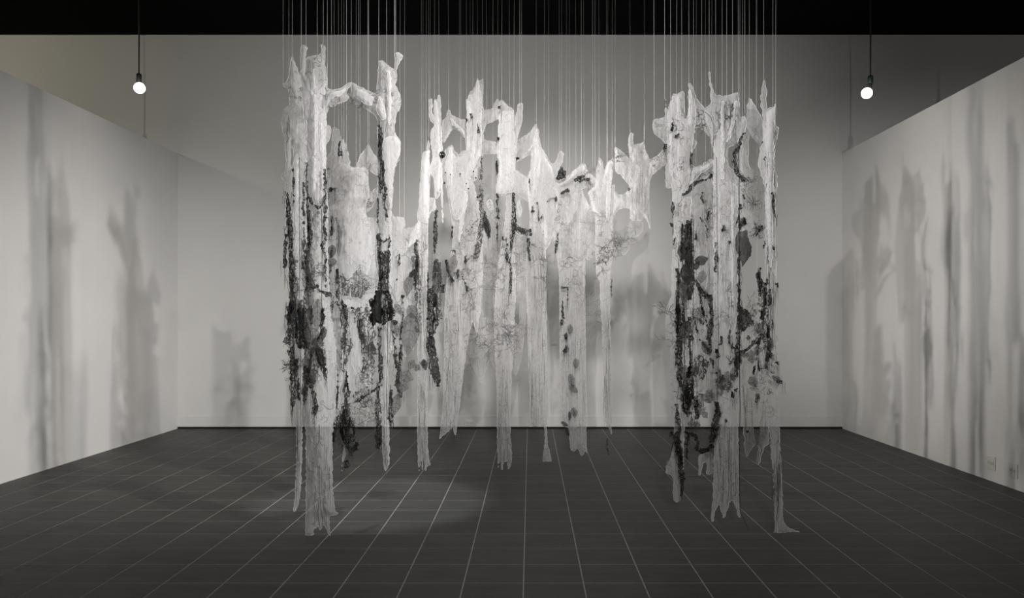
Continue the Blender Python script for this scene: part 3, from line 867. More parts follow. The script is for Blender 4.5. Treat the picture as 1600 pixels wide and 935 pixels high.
t.lace([[(520, 338, 5), (520, 355, 7), (519, 368, 4)], [(526, 340, 4), (531, 360, 6), (530, 378, 6), (532, 400, 3)], [(535, 338, 2.5), (537, 360, 3)], [(518, 385, 3), (517, 405, 3)], [(516, 414, 4), (517, 428, 4)], [(528, 420, 4), (528, 436, 5)],
        [(538, 370, 4), (540, 360, 3)], [(538, 383, 3), (538, 397, 4)], [(512, 297, 4), (518, 296, 7), (525, 295, 3)], [(532, 222, 3), (531, 235, 6), (533, 245, 5)],
        [(523, 455, 6), (530, 466, 5), (540, 481, 9), (541, 500, 4), (540, 530, 2.5), (540, 560, 2.5), (541, 592, 4), (541, 605, 9), (543, 615, 12), (541, 624, 5)],
        [(541, 622, 4), (541, 640, 9), (540, 655, 20), (543, 668, 28), (545, 685, 22), (548, 700, 12), (549, 712, 3)], [(527, 585, 4), (527, 615, 5), (526, 640, 4)], [(558, 690, 5), (556, 700, 10), (549, 706, 5)],
        [(540, 720, 7), (544, 728, 10), (538, 732, 4)], [(565, 498, 6), (564, 515, 8), (567, 530, 7), (570, 537, 4)], [(580, 535, 5), (584, 548, 7)], [(555, 483, 3), (548, 480, 4)], [(526, 660, 8), (522, 690, 5)]])
t.lace([[(541, 630, 12), (536, 660, 26), (540, 680, 30), (550, 700, 20)], [(530, 430, 14), (540, 450, 26), (560, 455, 26), (575, 440, 16)]], mat='lace_grey', th=0.44)
t.lace([[(522, 470, 18), (530, 500, 26), (540, 540, 26), (530, 580, 16)], [(560, 480, 30), (572, 510, 30), (578, 560, 22), (572, 600, 20)], [(560, 610, 26), (575, 635, 24)]], mat='lace_grey', th=0.5)
t.leaf(519, 393, 20, 14, 90, 'leaf'); t.leaf(519, 410, 14, 12, 90, 'leaf'); t.leaf(522, 445, 26, 18, 20, 'gauze'); t.leaf(565, 425, 22, 14, 80, 'gauze'); t.leaf(575, 440, 24, 13, 30, 'gauze'); t.leaf(580, 550, 26, 12, 95, 'leaf'); t.leaf(570, 600, 40, 26, 60, 'gauze')
t.stitch([('twig', 545, 290, 24, 28, 26, 20), ('twig', 525, 320, 12, 20, 10, 18), ('twig', 562, 320, 12, 20, 12, 18), ('loop', 545, 440, 36, 30, 36, 34), ('loop', 530, 540, 22, 50, 18, 26), ('vert', 555, 380, 24, 40, 14, 40), ('loop', 575, 560, 14, 50, 12, 26), ('star', 541, 482, 1, 1, 1, 16)])
t.stitch([('vert', 541, 660, 12, 26, 30, 30), ('loop', 543, 680, 14, 30, 24, 24), ('vert', 546, 700, 6, 14, 8, 24)], 'thread', 0.0014)
t.strings([(523, 200), (529, 202), (533, 218), (537, 220), (541, 224), (556, 261), (562, 243), (574.5, 226), (577, 226)])

t = Tree(6.3, 632, 'short translucent grey cloth hung between the arched tree and the white strip', 5)
t.cloth('trunk_cloth', [[(609, 325), (612, 331), (616, 339), (632.5, 340.5), (633, 358), (648, 355), (656, 345), (657, 400), (656, 470), (651, 520), (645, 548), (640, 530), (636, 560), (624, 540), (612, 548), (609, 470), (609, 400)]], 'sheer',
        holes=[[(635, 396), (640, 384), (653, 377), (654, 398), (645, 393)]], bulge=0.05, belly=0.1, fold=0.03)
t.lace([[(624, 397, 3), (624, 408, 4), (623, 416, 2)], [(620, 436, 2), (618, 446, 2)], [(652, 375, 3), (650, 388, 6), (653, 402, 5), (651, 430, 7), (652, 450, 5)], [(641, 432, 3), (648, 424, 7)], [(625, 400, 2), (622, 400, 2)]])
t.lace([[(648, 400, 10), (652, 440, 12), (655, 480, 10), (654, 520, 10)]], mat='lace_grey', th=0.46)
t.leaf(638, 447, 32, 16, 100); t.leaf(640, 522, 66, 30, 95, 'leaf'); t.leaf(646, 427, 18, 8, -40, 'leaf_dark'); t.leaf(645, 488, 24, 18, 60); t.leaf(648, 572, 24, 16, 30, 'leaf', 2); t.leaf(664, 570, 18, 9, 80, 'leaf_dark')
t.stitch([('twig', 645, 410, 10, 16, 12, 16), ('loop', 640, 470, 16, 40, 14, 26), ('loop', 640, 520, 12, 30, 12, 20)])
t.strings([(625, 341), (632, 341)])

# ------------------------------------------------------------------ the middle row
t = Tree(6.9, 662, 'slim bright white cloth trunk with a black rosette and frayed split foot', 6)
t.cloth('trunk_cloth', [[(666, 240), (670, 212), (671, 225), (672, 270), (671, 310), (679, 310), (682, 328), (673, 331), (671, 340), (669, 354), (669, 400), (668, 540), (668, 670), (668.5, 700), (670, 714), (673.5, 727), (668, 728), (664, 738), (662.5, 712), (660, 734), (658, 716), (655, 743),
         (653, 712), (652, 670), (653, 580), (652, 460), (656, 380), (654, 347), (651, 339), (655, 318), (660, 292), (659, 270), (662, 252)],
         [(656, 344), (648, 356), (636, 379), (635, 392), (645, 381), (657, 375)]], 'pale', bulge=0.05, belly=0.05, holes=[[(660, 385), (663, 372), (663.5, 390)]])
t.cloth('cloth_layer', [[(679, 152), (682, 160), (686, 148), (689, 152), (690, 189), (691, 224), (692, 236), (691, 262), (692, 295), (693, 350), (691, 350), (689, 300), (684, 312), (680, 310), (678, 279), (672, 273), (671, 262), (676, 250), (676, 236), (673, 224), (673, 204), (678, 198), (677, 175)],
         [(670, 155), (675, 154), (676, 162), (675, 176), (680, 185), (680, 195), (673, 190), (670, 179)]], 'white', dy=0.05, bulge=0.05)
t.cloth('cloth_layer', [[(660, 240), (671, 235), (671, 330), (668, 350), (655, 345), (656, 300)]], 'white', dy=-0.03, bulge=0.04)
t.lace([[(682, 328, 3), (681, 350, 6), (680, 375, 6), (679, 396, 3)], [(681, 405, 6), (683, 425, 12), (684, 455, 12)], [(669, 425, 3), (669, 450, 3), (669, 520, 3)], [(671, 520, 8), (672, 540, 14), (676, 556, 12), (677, 572, 16), (682, 592, 12), (684, 605, 6)], [(660, 565, 8), (664, 572, 6)]])
t.lace(polys=[[(669, 452), (676, 448), (683, 460), (687, 490), (685, 508), (680, 522), (670, 526), (669, 500)]], th=0.34)
t.lace([[(682, 410, 14), (683, 450, 16), (682, 500, 12)], [(676, 560, 16), (680, 585, 14)]], mat='lace_grey', th=0.42)
t.leaf(674, 535, 20, 11, 80, 'leaf_dark')
for a in range(8):
    t.bead(691 + 3.2 * math.cos(a * 0.785), 242 + 3.8 * math.sin(a * 0.785), 1.9, -0.03)
t.bead(691, 242, 3.4, -0.05)
t.stitch([('vert', 660, 470, 6, 80, 14, 50), ('vert', 660, 640, 6, 60, 14, 40), ('loop', 683, 450, 8, 60, 14, 26)])
t.stitch([('vert', 677, 575, 8, 20, 18, 22), ('loop', 677, 480, 8, 30, 12, 20)], 'thread', 0.0014)
for P in ([(679, 156), (683, 162), (686, 200), (688, 260), (686, 300), (682, 300), (683, 250), (680, 200)], [(662, 256), (665, 250), (667, 290), (664, 340), (660, 335), (662, 290)]):
    t.cloth('cloth_fold', [P], 'white', dy=-0.01, bulge=0.05, belly=0.02)
t.strings([(658, 262), (661, 256), (666, 241), (670, 213), (679, 153), (686, 149), (672, 156)])

t = Tree(7.3, 720, 'crowned white cloth tree dotted with black beads, its two arms joining neighbours', 7)
T7 = [(701, 171), (706, 180), (714, 184), (720, 187), (729, 187), (728, 155), (732, 156), (734, 143), (739.5, 142), (746, 122.5), (749, 126), (755.5, 123), (754.5, 162), (755.5, 172), (768, 172), (778, 152), (781, 162), (779, 186), (768, 192), (759, 196), (755.5, 207),
      (756.6, 220), (776, 222), (777, 241), (756, 241), (752, 250), (751, 300), (752, 345), (755, 420), (752, 480), (746, 520), (738, 500), (730, 540), (722, 600), (716, 660), (712, 679), (708, 668), (700, 675), (686.5, 687), (692, 640), (694, 560), (695, 480),
      (700, 420), (707, 387), (706, 344), (698, 293), (691, 269), (693, 240), (701, 229), (706, 226), (711, 236), (717, 242), (724, 235), (728, 235), (727, 216), (714, 203), (707, 200), (699, 215), (693, 226), (690.5, 220), (691, 190), (697, 183)]
t.cloth('trunk_cloth', [T7], 'pale', holes=[[(740, 245), (744, 252), (743, 262), (740, 258)], [(740, 284), (746, 278), (746, 262), (750, 262), (750, 300), (748, 335), (745, 308)]], bulge=0.06, belly=0.08, fold=0.025)
t.cloth('cloth_layer', [[(730, 150), (740, 146), (747, 126), (753, 150), (753, 240), (745, 255), (735, 278), (728, 330), (715, 345), (708, 340), (700, 290), (694, 260), (703, 235), (716, 248), (730, 240)]], 'white', dy=-0.04, bulge=0.05, fold=0.03)
t.lace([[(753, 243, 3), (752, 265, 5), (751, 290, 4), (752, 310, 8), (752, 340, 8), (750, 370, 9), (745, 395, 11), (743, 405, 6)], [(733, 362, 2), (740, 352, 2), (747, 343, 2)], [(745, 395, 4), (735, 402, 3), (728, 410, 3)]], mat='lace_grey', th=0.36)
t.lace([[(757, 330, 3), (760, 352, 8), (764, 372, 4)], [(706, 390, 6), (710, 396, 6)], [(697, 406, 4), (702, 430, 5), (708, 441, 5)], [(716, 420, 4), (715, 436, 3)], [(707, 350, 2), (706, 375, 2)], [(728, 400, 3), (727, 414, 4)],
        [(722, 432, 2), (726, 440, 2), (731, 456, 5)], [(692, 445, 4), (692, 458, 5)], [(736, 177, 3), (737, 184, 4)], [(747, 193, 3), (747, 201, 4), (748, 209, 4)], [(729, 186, 3), (730, 190, 3)], [(691, 490, 2), (690, 499, 2)], [(698, 505, 2), (698, 509, 2)]], cell=0.0065)
t.leaf(707, 414, 30, 14, 105, 'leaf'); t.leaf(761, 355, 34, 10, 75, 'leaf_dark')
for bx_, by_, br in ((696, 270, 1.1), (704, 273, 1.0), (719, 272, 1.4), (740, 268, 1.2), (743.5, 278, 1.3), (728.5, 287, 1.2), (732, 295, 1.3), (694.5, 286, 1.8), (746, 308, 2.0)):
    t.bead(bx_, by_, br, -0.12)
t.stitch([('twig', 735, 440, 16, 30, 14, 20), ('loop', 730, 380, 16, 30, 14, 24), ('vert', 706, 600, 10, 70, 16, 40), ('loop', 703, 520, 10, 40, 12, 22), ('vert', 725, 480, 14, 40, 12, 40), ('loop', 752, 330, 5, 60, 14, 16)])
for P in ([(745, 126), (749, 128), (748, 180), (744, 225), (738, 262), (733, 275), (737, 240), (742, 200)], [(730, 160), (734, 158), (736, 190), (733, 235), (729, 238), (731, 200)], [(701, 176), (705, 184), (712, 192), (722, 200), (726, 212), (714, 200), (706, 194)],
          [(701, 233), (706, 230), (708, 262), (705, 300), (703, 280)], [(727, 282), (733, 284), (729, 320), (722, 360), (716, 385), (718, 350)], [(743, 300), (748, 312), (752, 345), (748, 352), (744, 330)]):
    t.cloth('cloth_fold', [P], 'white', dy=-0.06, bulge=0.05, belly=0.02)
t.strings([(701, 172), (718, 187), (729, 156), (739, 143), (746, 124), (754, 124), (761, 172), (770, 172), (778, 153), (720, 240)])

t = Tree(7.0, 788, 'broad plain white cloth trunk in the middle with a frayed fringe at its foot', 8)
T8 = [(784, 156), (794, 166), (803, 171), (804, 194), (809, 164), (812, 162), (817, 163), (816, 191), (807, 219), (805, 265), (812, 270), (826, 279), (828, 300), (826, 318), (821, 312), (812, 306), (803, 301), (802, 340), (804, 380), (806, 450), (803, 520), (799, 600), (797, 674),
      (800, 712), (798, 726), (794.5, 736), (792.5, 716), (790, 729), (788, 714), (785.5, 733), (783, 738), (781.5, 718), (778, 733), (777, 700), (776, 600), (772, 520), (774, 450), (780, 400), (788, 352), (791, 330), (791, 305), (784, 307), (776, 304), (776, 290), (781, 256), (776, 243), (779, 194), (779, 174), (781, 160)]
t.cloth('trunk_cloth', [T8], 'pale', bulge=0.06, belly=0.06)
t.cloth('cloth_layer', [[(780, 174), (802, 174), (804, 220), (804, 268), (801, 300), (790, 303), (778, 302), (781, 256), (778, 240)]], 'white', dy=-0.03, bulge=0.05, belly=0.05)
t.cloth('cloth_strip', [[(811, 308), (816, 330), (814, 340), (807, 337), (807, 325)]], 'white', dy=-0.03, bulge=0.02)
t.lace([[(776, 252, 2), (777, 262, 4), (776, 280, 2)], [(777, 303, 3), (777, 320, 4), (778, 332, 6), (777, 352, 3), (777, 380, 1.6)], [(802, 302, 4), (803, 330, 6), (803, 348, 8), (800, 375, 5), (798, 395, 3)], [(804, 355, 6), (812, 358, 8), (820, 364, 7), (827, 360, 8), (829, 370, 7)],
        [(826, 372, 4), (825, 388, 5), (828, 408, 3)], [(791, 388, 2), (792, 402, 5), (793, 411, 5)], [(797, 400, 2), (798, 430, 4), (797, 460, 3)], [(789, 352, 2), (785, 378, 2), (790, 372, 4), (793, 385, 2)], [(780, 166, 5), (781, 172, 4)], [(779, 214, 4), (778, 220, 4)], [(806, 249, 5), (810, 246, 3)], [(827, 280, 4), (829, 288, 3)]], cell=0.006)
t.lace([[(803, 352, 8), (815, 362, 12), (828, 364, 10)]], mat='lace_grey')
t.leaf(774, 342, 24, 10, 60, 'gauze'); t.leaf(766, 322, 24, 11, 80, 'pale')
t.stitch([('twig', 788, 520, 22, 30, 26, 22), ('twig', 785, 430, 14, 30, 14, 18), ('vert', 787, 650, 9, 80, 22, 40), ('loop', 810, 390, 14, 24, 20, 22), ('loop', 815, 410, 12, 20, 14, 18)])
t.strings([(784, 157), (796, 167), (803, 172), (815, 163), (812, 163)])

t = Tree(7.9, 752, 'faint gauze cloth hanging behind the bead-dotted tree and the plain trunk', 19)
t.cloth('trunk_cloth', [[(722, 345), (735, 330), (752, 340), (770, 320), (790, 345), (812, 350), (824, 380), (824, 480), (815, 560), (806, 590), (795, 560), (780, 600), (766, 560), (752, 600), (735, 565), (722, 580), (716, 480)]], 'sheer',
        holes=[[(751, 398), (758, 396), (763, 408), (756, 422), (751, 420)], [(753, 440), (770, 440), (771, 500), (765, 498), (755, 495)], [(798, 475), (812, 470), (811, 510), (800, 500)]], bulge=0.05, belly=0.1, fold=0.03, cell=0.012)
t.stitch([('loop', 760, 430, 40, 10, 16, 20), ('twig', 770, 540, 40, 30, 14, 20), ('loop', 738, 570, 6, 6, 5, 22)])
t.strings([(770, 322), (735, 331), (812, 351)])

t = Tree(7.4, 842, 'white cloth tree with a pointed spire, drooping arm and small paddle foot', 9)
T9 = [(838, 194), (842, 206), (840, 216), (846, 231), (862, 257), (868, 254), (873, 239), (877, 236), (881, 240), (879, 254), (866, 280), (882, 280), (900, 263), (909, 256), (915, 257), (918, 268), (933, 280), (934, 298), (918, 292), (906, 297), (902, 325), (892, 345), (886, 352), (878, 345),
      (872, 362), (868, 378), (864, 366), (858, 384), (853, 390), (853, 450), (855, 560), (857, 650), (854, 665), (855, 690), (862, 722), (855, 726), (848, 724), (851, 690), (851, 668), (840, 662), (829, 668), (827, 618), (824, 500), (822, 400), (826, 360), (828, 344), (826, 313), (824, 278),
      (830, 262), (831, 240), (820, 246), (806, 254), (804, 240), (806, 221), (826, 208)]
t.cloth('trunk_cloth', [T9], 'pale', bulge=0.06, belly=0.07, fold=0.025)
t.cloth('cloth_layer', [[(830, 235), (838, 200), (850, 245), (862, 262), (866, 285), (880, 290), (872, 320), (866, 345), (858, 375), (852, 384), (848, 350), (832, 345), (828, 300)]], 'white', dy=-0.04, bulge=0.05, fold=0.03)
t.lace([[(832, 322, 2), (832, 332, 5)], [(840, 317, 2), (839, 325, 2)], [(842, 330, 2), (842, 345, 3), (848, 338, 4)], [(855, 316, 3), (860, 311, 4), (868, 310, 5), (870, 315, 4)], [(876, 302, 5), (883, 300, 4), (889, 296, 5)], [(897, 284, 6), (904, 279, 7), (913, 276, 5)], [(903, 284, 4), (914, 281, 5), (922, 281, 5)], [(932, 293, 4), (937, 298, 5), (941, 302, 3)]], cell=0.0055, th=0.3)
t.lace(polys=[[(877, 257), (880, 265), (885, 268), (884, 278), (872, 282), (867, 281), (872, 270)]], th=0.36)
t.stitch([('loop', 860, 330, 22, 24, 26, 26), ('twig', 840, 420, 12, 40, 8, 16), ('vert', 838, 560, 13, 90, 24, 50), ('vert', 840, 440, 12, 50, 14, 40), ('twig', 905, 275, 16, 10, 6, 14)])
for P in ([(838, 200), (841, 210), (842, 250), (838, 300), (834, 330), (833, 290), (836, 240)], [(812, 246), (832, 232), (838, 214), (834, 226), (822, 238), (808, 250)], [(848, 240), (858, 256), (866, 275), (862, 300), (858, 270)],
          [(905, 262), (912, 258), (914, 268), (890, 285), (868, 294), (884, 282)], [(846, 300), (852, 298), (852, 340), (848, 372), (845, 345)]):
    t.cloth('cloth_fold', [P], 'white', dy=-0.06, bulge=0.05, belly=0.02)
t.strings([(838, 195), (850, 238), (857, 250), (874, 238), (877, 237), (885, 278), (890, 273), (900, 264), (908, 257), (912, 257)])

t = Tree(7.64, 897, 'translucent cloth trunk patched with small grey leaves, ragged hem pointing right', 10)
t.cloth('trunk_cloth', [[(908, 292), (914, 310), (922, 325), (935, 330), (932, 370), (928, 400), (918, 408), (914, 400), (914, 436), (915, 560), (916, 633), (916, 698), (920.5, 719), (915, 704), (908, 715), (903, 700), (898, 706), (891, 703), (889, 669), (880, 664), (876, 640), (874, 509), (874, 436), (870, 400), (876, 385), (885, 350), (893, 326), (900, 312)]],
        'pale', bulge=0.06, belly=0.06, fold=0.025)
t.cloth('cloth_layer', [[(896, 330), (908, 296), (920, 320), (936, 332), (935, 390), (926, 404), (915, 398), (905, 408), (890, 400), (876, 408), (866, 395), (872, 360), (884, 345)]], 'sheer', dy=-0.05, bulge=0.05, fold=0.03)
t.lace([[(872, 362, 2), (870, 380, 5), (867, 396, 2)], [(876, 448.5, 2), (887, 450, 2.5)], [(887, 450, 1.6), (887, 470, 1.6)], [(879, 470, 1.5), (879, 488, 3), (880, 498, 5)], [(878, 500, 4), (877, 510, 5)], [(885, 520, 2), (883, 530, 5)], [(885, 540, 3), (881, 550, 5)]], th=0.25, cell=0.005)
for lx, ly, ll, lw, la, lm in ((900, 568, 16, 9, 90, 'leaf'), (893, 595, 22, 10, 75, 'leaf'), (884, 548, 14, 7, 120, 'leaf'), (896, 608, 18, 10, 40, 'leaf'), (897, 645, 16, 10, 80, 'leaf'), (890, 650, 14, 4, 90, 'leaf_dark'), (882, 663, 12, 6, 30, 'leaf_dark'), (887, 675, 12, 5, 80, 'leaf_dark'), (891, 515, 16, 8, 95, 'leaf')):
    t.leaf(lx, ly, ll, lw, la, lm)
t.stitch([('loop', 884, 392, 12, 22, 34, 20), ('loop', 896, 430, 14, 40, 26, 24), ('twig', 890, 360, 16, 20, 10, 18), ('vert', 896, 580, 18, 90, 24, 50), ('loop', 927, 480, 14, 30, 22, 22)])
t.strings([(908, 293), (926, 310), (930, 315)])

t = Tree(7.15, 944, 'brightest white narrow cloth trunk with three spiked tips, trailing to a frayed point', 11)
t.cloth('trunk_cloth', [[(936, 244), (942, 254), (944, 268), (949, 254), (957, 248), (959, 251), (957, 275), (955, 290), (961, 287), (960, 310), (958, 340), (957, 400), (953, 430), (953, 500), (955, 580), (956, 654), (955, 681), (951, 668), (947, 667), (944, 600), (941, 540), (937, 440), (932, 430), (930, 410), (930, 330), (931, 278), (933, 262)]],
        'pale', bulge=0.05, belly=0.05)
t.cloth('cloth_layer', [[(945, 272), (950, 256), (956, 252), (955, 290), (951, 335), (940, 338), (925, 330), (918, 300), (932, 290), (938, 300)]], 'white', dy=-0.04, bulge=0.05)
t.lace([[(955, 436, 3), (955, 460, 4), (955, 466, 2)], [(950, 685, 4), (948, 700, 4), (952, 711, 2)]], mat='lace_grey', cell=0.006)
t.stitch([('twig', 943, 410, 9, 14, 14, 12), ('loop', 942, 370, 10, 40, 14, 20), ('vert', 947, 560, 6, 90, 16, 50), ('twig', 958, 380, 8, 10, 10, 12)])
for P in ([(949, 258), (953, 254), (954, 300), (951, 345), (947, 345), (948, 300)], [(936, 250), (940, 258), (941, 300), (936, 330), (934, 300)], [(955, 252), (958, 252), (956, 278), (953, 300)]):
    t.cloth('cloth_fold', [P], 'white', dy=-0.05, bulge=0.05, belly=0.02)
t.strings([(936, 245), (948, 255), (949.5, 254), (956, 249), (930, 281), (926, 285)])

t = Tree(7.0, 997, 'small plain cloth tree with arms spread wide and no trunk below, right of the middle', 12)
t.cloth('trunk_cloth', [[(961, 229), (967, 233), (984, 249), (981, 222), (984, 209), (987, 207), (989.5, 211), (988.5, 227), (1003, 224), (1006, 220), (1008, 236), (1014.5, 249), (1027, 244), (1036, 233), (1042, 227), (1044, 236), (1041, 256), (1031, 264), (1018, 274.5), (1014.5, 284),
         (1013.6, 309), (1015, 338), (1017, 360), (1013.6, 358), (1011, 344), (1004.5, 338), (1003, 345), (985, 345), (984.5, 326), (973, 325), (964, 329), (958, 340), (959, 309), (961, 298), (965, 304), (976, 304), (984, 293), (973, 278), (960, 267)]], 'pale', bulge=0.06, belly=0.07)
t.cloth('stitched_patch', [[(983, 348), (990, 343), (1004, 348), (1006, 358), (998, 368), (988, 372), (982, 362)], [(972, 382), (984, 374), (984, 390), (974, 400), (968, 392)]], 'gauze', dy=-0.02, bulge=0.02)
t.lace([[(1040, 226, 4), (1039, 232, 5), (1038, 238, 3)], [(980, 298, 3), (984, 294, 4)]], cell=0.006)
t.stitch([('star', 993, 357, 1, 1, 1, 12), ('loop', 993, 357, 9, 9, 16, 12), ('twig', 977, 385, 8, 10, 14, 11), ('twig', 962, 385, 8, 8, 10, 11), ('vert', 1000, 290, 10, 30, 12, 30), ('twig', 975, 250, 8, 12, 5, 12), ('twig', 1028, 255, 8, 6, 5, 10)])
t.strings([(961, 230), (984, 209), (1006, 221)])

# ------------------------------------------------------------------ right group
t = Tree(5.32, 1060, 'right-hand cloth tree with a square flag arm and heavy black lace down its trunk', 13)
T13 = [(1020, 188), (1024, 186), (1038, 185.5), (1039, 170), (1038, 153), (1040.5, 155), (1040, 171), (1044, 173), (1047.6, 167.5), (1050, 148), (1057, 149.5), (1064, 143), (1068, 146), (1068, 176.5), (1072, 188), (1074.5, 176.5), (1075, 131.5), (1078, 129.6), (1083, 138), (1088, 155), (1097, 166), (1103.5, 173),
       (1113, 185), (1116, 230), (1115, 240), (1110, 216), (1102, 206), (1092, 200), (1083, 200), (1083.5, 217), (1090, 223), (1080, 238), (1078, 256), (1086, 261), (1097, 257), (1112, 247), (1116, 256), (1112, 275), (1098, 280), (1089, 285), (1080, 297), (1078, 340), (1077, 420), (1076, 520), (1072, 600), (1068, 680), (1067.5, 726), (1064, 748), (1063, 780), (1058, 788), (1052, 781), (1052, 748), (1045, 742), (1038, 738),
       (1048, 705), (1052, 689), (1054, 660), (1049, 643), (1047, 565), (1049, 540), (1040, 532), (1040, 486), (1049, 463), (1049, 455), (1050, 400), (1053, 349), (1051, 313), (1050, 293), (1045, 295), (1040, 292), (1040, 258), (1045, 247), (1039, 224), (1028, 215), (1020, 207)]
t.cloth('trunk_cloth', [T13], 'pale', bulge=0.06, belly=0.07)
t.cloth('cloth_layer', [[(1042, 176), (1050, 152), (1066, 146), (1067, 180), (1074, 190), (1078, 140), (1086, 160), (1086, 195), (1080, 236), (1076, 290), (1064, 306), (1060, 350), (1059, 400), (1056, 405), (1053, 350), (1050, 290), (1042, 240)]], 'pale', dy=-0.03, bulge=0.05)
t.lace([[(1048, 186, 2), (1050, 197, 4), (1049, 205, 2)], [(1053, 217, 4), (1058, 212, 4), (1061, 209, 2)], [(1041, 226, 4), (1039, 233, 5)], [(1067, 247, 3), (1067, 254, 3)], [(1051, 315, 2), (1051, 330, 4), (1051, 342, 3)], [(1046, 350, 4), (1052, 352, 5)], [(1053, 372, 3), (1052, 383, 5)], [(1065, 305, 4), (1070, 303, 5), (1078, 298, 5), (1083, 288, 7), (1090, 284, 4), (1104, 281, 2), (1112, 275, 5)],
        [(1080, 237, 3), (1079, 247, 3), (1079, 258, 2)], [(1065, 346, 3), (1065, 375, 4), (1063, 410, 3)], [(1080, 342, 3), (1080, 370, 3), (1083, 395, 3)]])
t.lace([[(1075, 345, 8), (1074, 366, 14), (1075, 380, 14), (1074, 398, 14), (1078, 412, 13), (1079, 428, 12), (1075, 436, 20), (1076, 452, 17), (1076, 468, 8)], [(1057, 420, 5), (1060, 440, 7), (1058, 465, 6), (1060, 500, 8), (1062, 520, 11), (1061, 550, 11), (1062, 578, 9), (1064, 605, 6)],
        [(1066, 440, 4), (1067, 470, 4), (1068, 500, 4), (1072, 512, 6)], [(1077, 495, 6), (1076, 512, 10), (1078, 526, 11), (1083, 532, 5)], [(1077, 530, 4), (1078, 570, 4), (1074, 590, 6)], [(1076, 580, 8), (1078, 600, 14), (1075, 620, 18), (1072, 640, 14), (1078, 650, 10)],
        [(1088, 618, 6), (1088, 640, 6), (1089, 655, 5)], [(1057, 632, 4), (1058, 650, 6), (1061, 670, 8), (1057, 685, 10), (1060, 700, 10), (1062, 715, 10), (1064, 735, 8), (1066, 748, 8), (1064, 765, 5), (1064, 775, 3)], [(1048, 676, 4), (1050, 682, 5)]], th=0.2)
t.lace([[(1070, 676, 4), (1078, 677, 5), (1087, 682, 6), (1091, 692, 7), (1088, 700, 7), (1095, 706, 8), (1104, 703, 7), (1111, 695, 7)], [(1075, 676, 5), (1073, 700, 3), (1073, 718, 2)]], dy=-0.05)
t.lace([[(1072, 350, 16), (1074, 400, 20), (1070, 440, 22)], [(1060, 480, 14), (1066, 530, 20)], [(1074, 600, 18), (1074, 640, 20)], [(1060, 700, 14), (1062, 730, 12)]], mat='lace_grey', th=0.42, dy=-0.05)
t.leaf(1074, 382, 26, 10, 80, 'leaf'); t.leaf(1077, 405, 28, 11, 88, 'leaf_dark'); t.leaf(1096, 407, 20, 15, -15, 'leaf_dark'); t.leaf(1097, 433, 20, 11, 100, 'leaf'); t.leaf(1070, 585, 28, 10, 95); t.leaf(1089, 415, 16, 8, -60, 'leaf_dark')
t.leaf(1100, 622, 34, 20, -50, 'leaf', 3); t.leaf(1115, 620, 30, 18, -25, 'leaf', 3); t.leaf(1097, 643, 28, 18, 50, 'leaf', 3); t.leaf(1084, 663, 22, 14, 10, 'leaf', 2)
t.cloth('cloth_scrap', [[(1092, 712), (1100, 707), (1112, 708), (1114, 740), (1108, 743), (1102, 738), (1105, 728), (1103, 722), (1099, 722), (1096, 730), (1094, 744), (1091, 743)]], 'sheer', dy=-0.05, bulge=0.02, cell=0.006)
t.cord([(1052, 690), (1047, 712), (1038, 738)], 0.004, dy=-0.01)
t.cord([(1066, 440), (1066, 560), (1064, 640)], 0.0025); t.cord([(1080, 345), (1080, 430), (1078, 560), (1076, 680)], 0.0025)
t.stitch([('loop', 1060, 240, 14, 50, 14, 26), ('twig', 1090, 190, 12, 10, 8, 14), ('twig', 1098, 268, 12, 8, 8, 14), ('loop', 1064, 350, 12, 40, 14, 24), ('twig', 1045, 510, 5, 26, 8, 20), ('vert', 1058, 740, 5, 30, 8, 24), ('loop', 1074, 470, 14, 50, 14, 26)])
t.stitch([('loop', 1074, 400, 10, 50, 22, 24), ('loop', 1068, 510, 12, 40, 18, 24), ('twig', 1076, 620, 12, 30, 22, 14), ('vert', 1070, 400, 12, 60, 16, 40)], 'thread', 0.0014)
for P in ([(1057, 152), (1062, 150), (1064, 220), (1062, 290), (1058, 290), (1059, 220)], [(1077, 136), (1081, 145), (1080, 185), (1076, 200)], [(1082, 262), (1096, 262), (1112, 252), (1110, 262), (1092, 274), (1078, 288)], [(1047, 190), (1051, 186), (1052, 250), (1050, 285), (1047, 250)]):
    t.cloth('cloth_fold', [P], 'white', dy=-0.05, bulge=0.04, belly=0.02)
t.leaf(1066, 395, 30, 14, 90, 'leaf_dark'); t.leaf(1072, 430, 34, 18, 80, 'leaf_dark'); t.leaf(1070, 520, 36, 14, 95, 'leaf'); t.leaf(1066, 455, 30, 12, 85, 'leaf')
t.strings([(1022, 187), (1038, 154), (1047, 170), (1056, 150), (1064, 144), (1076, 131), (1083, 139), (1096, 166)])

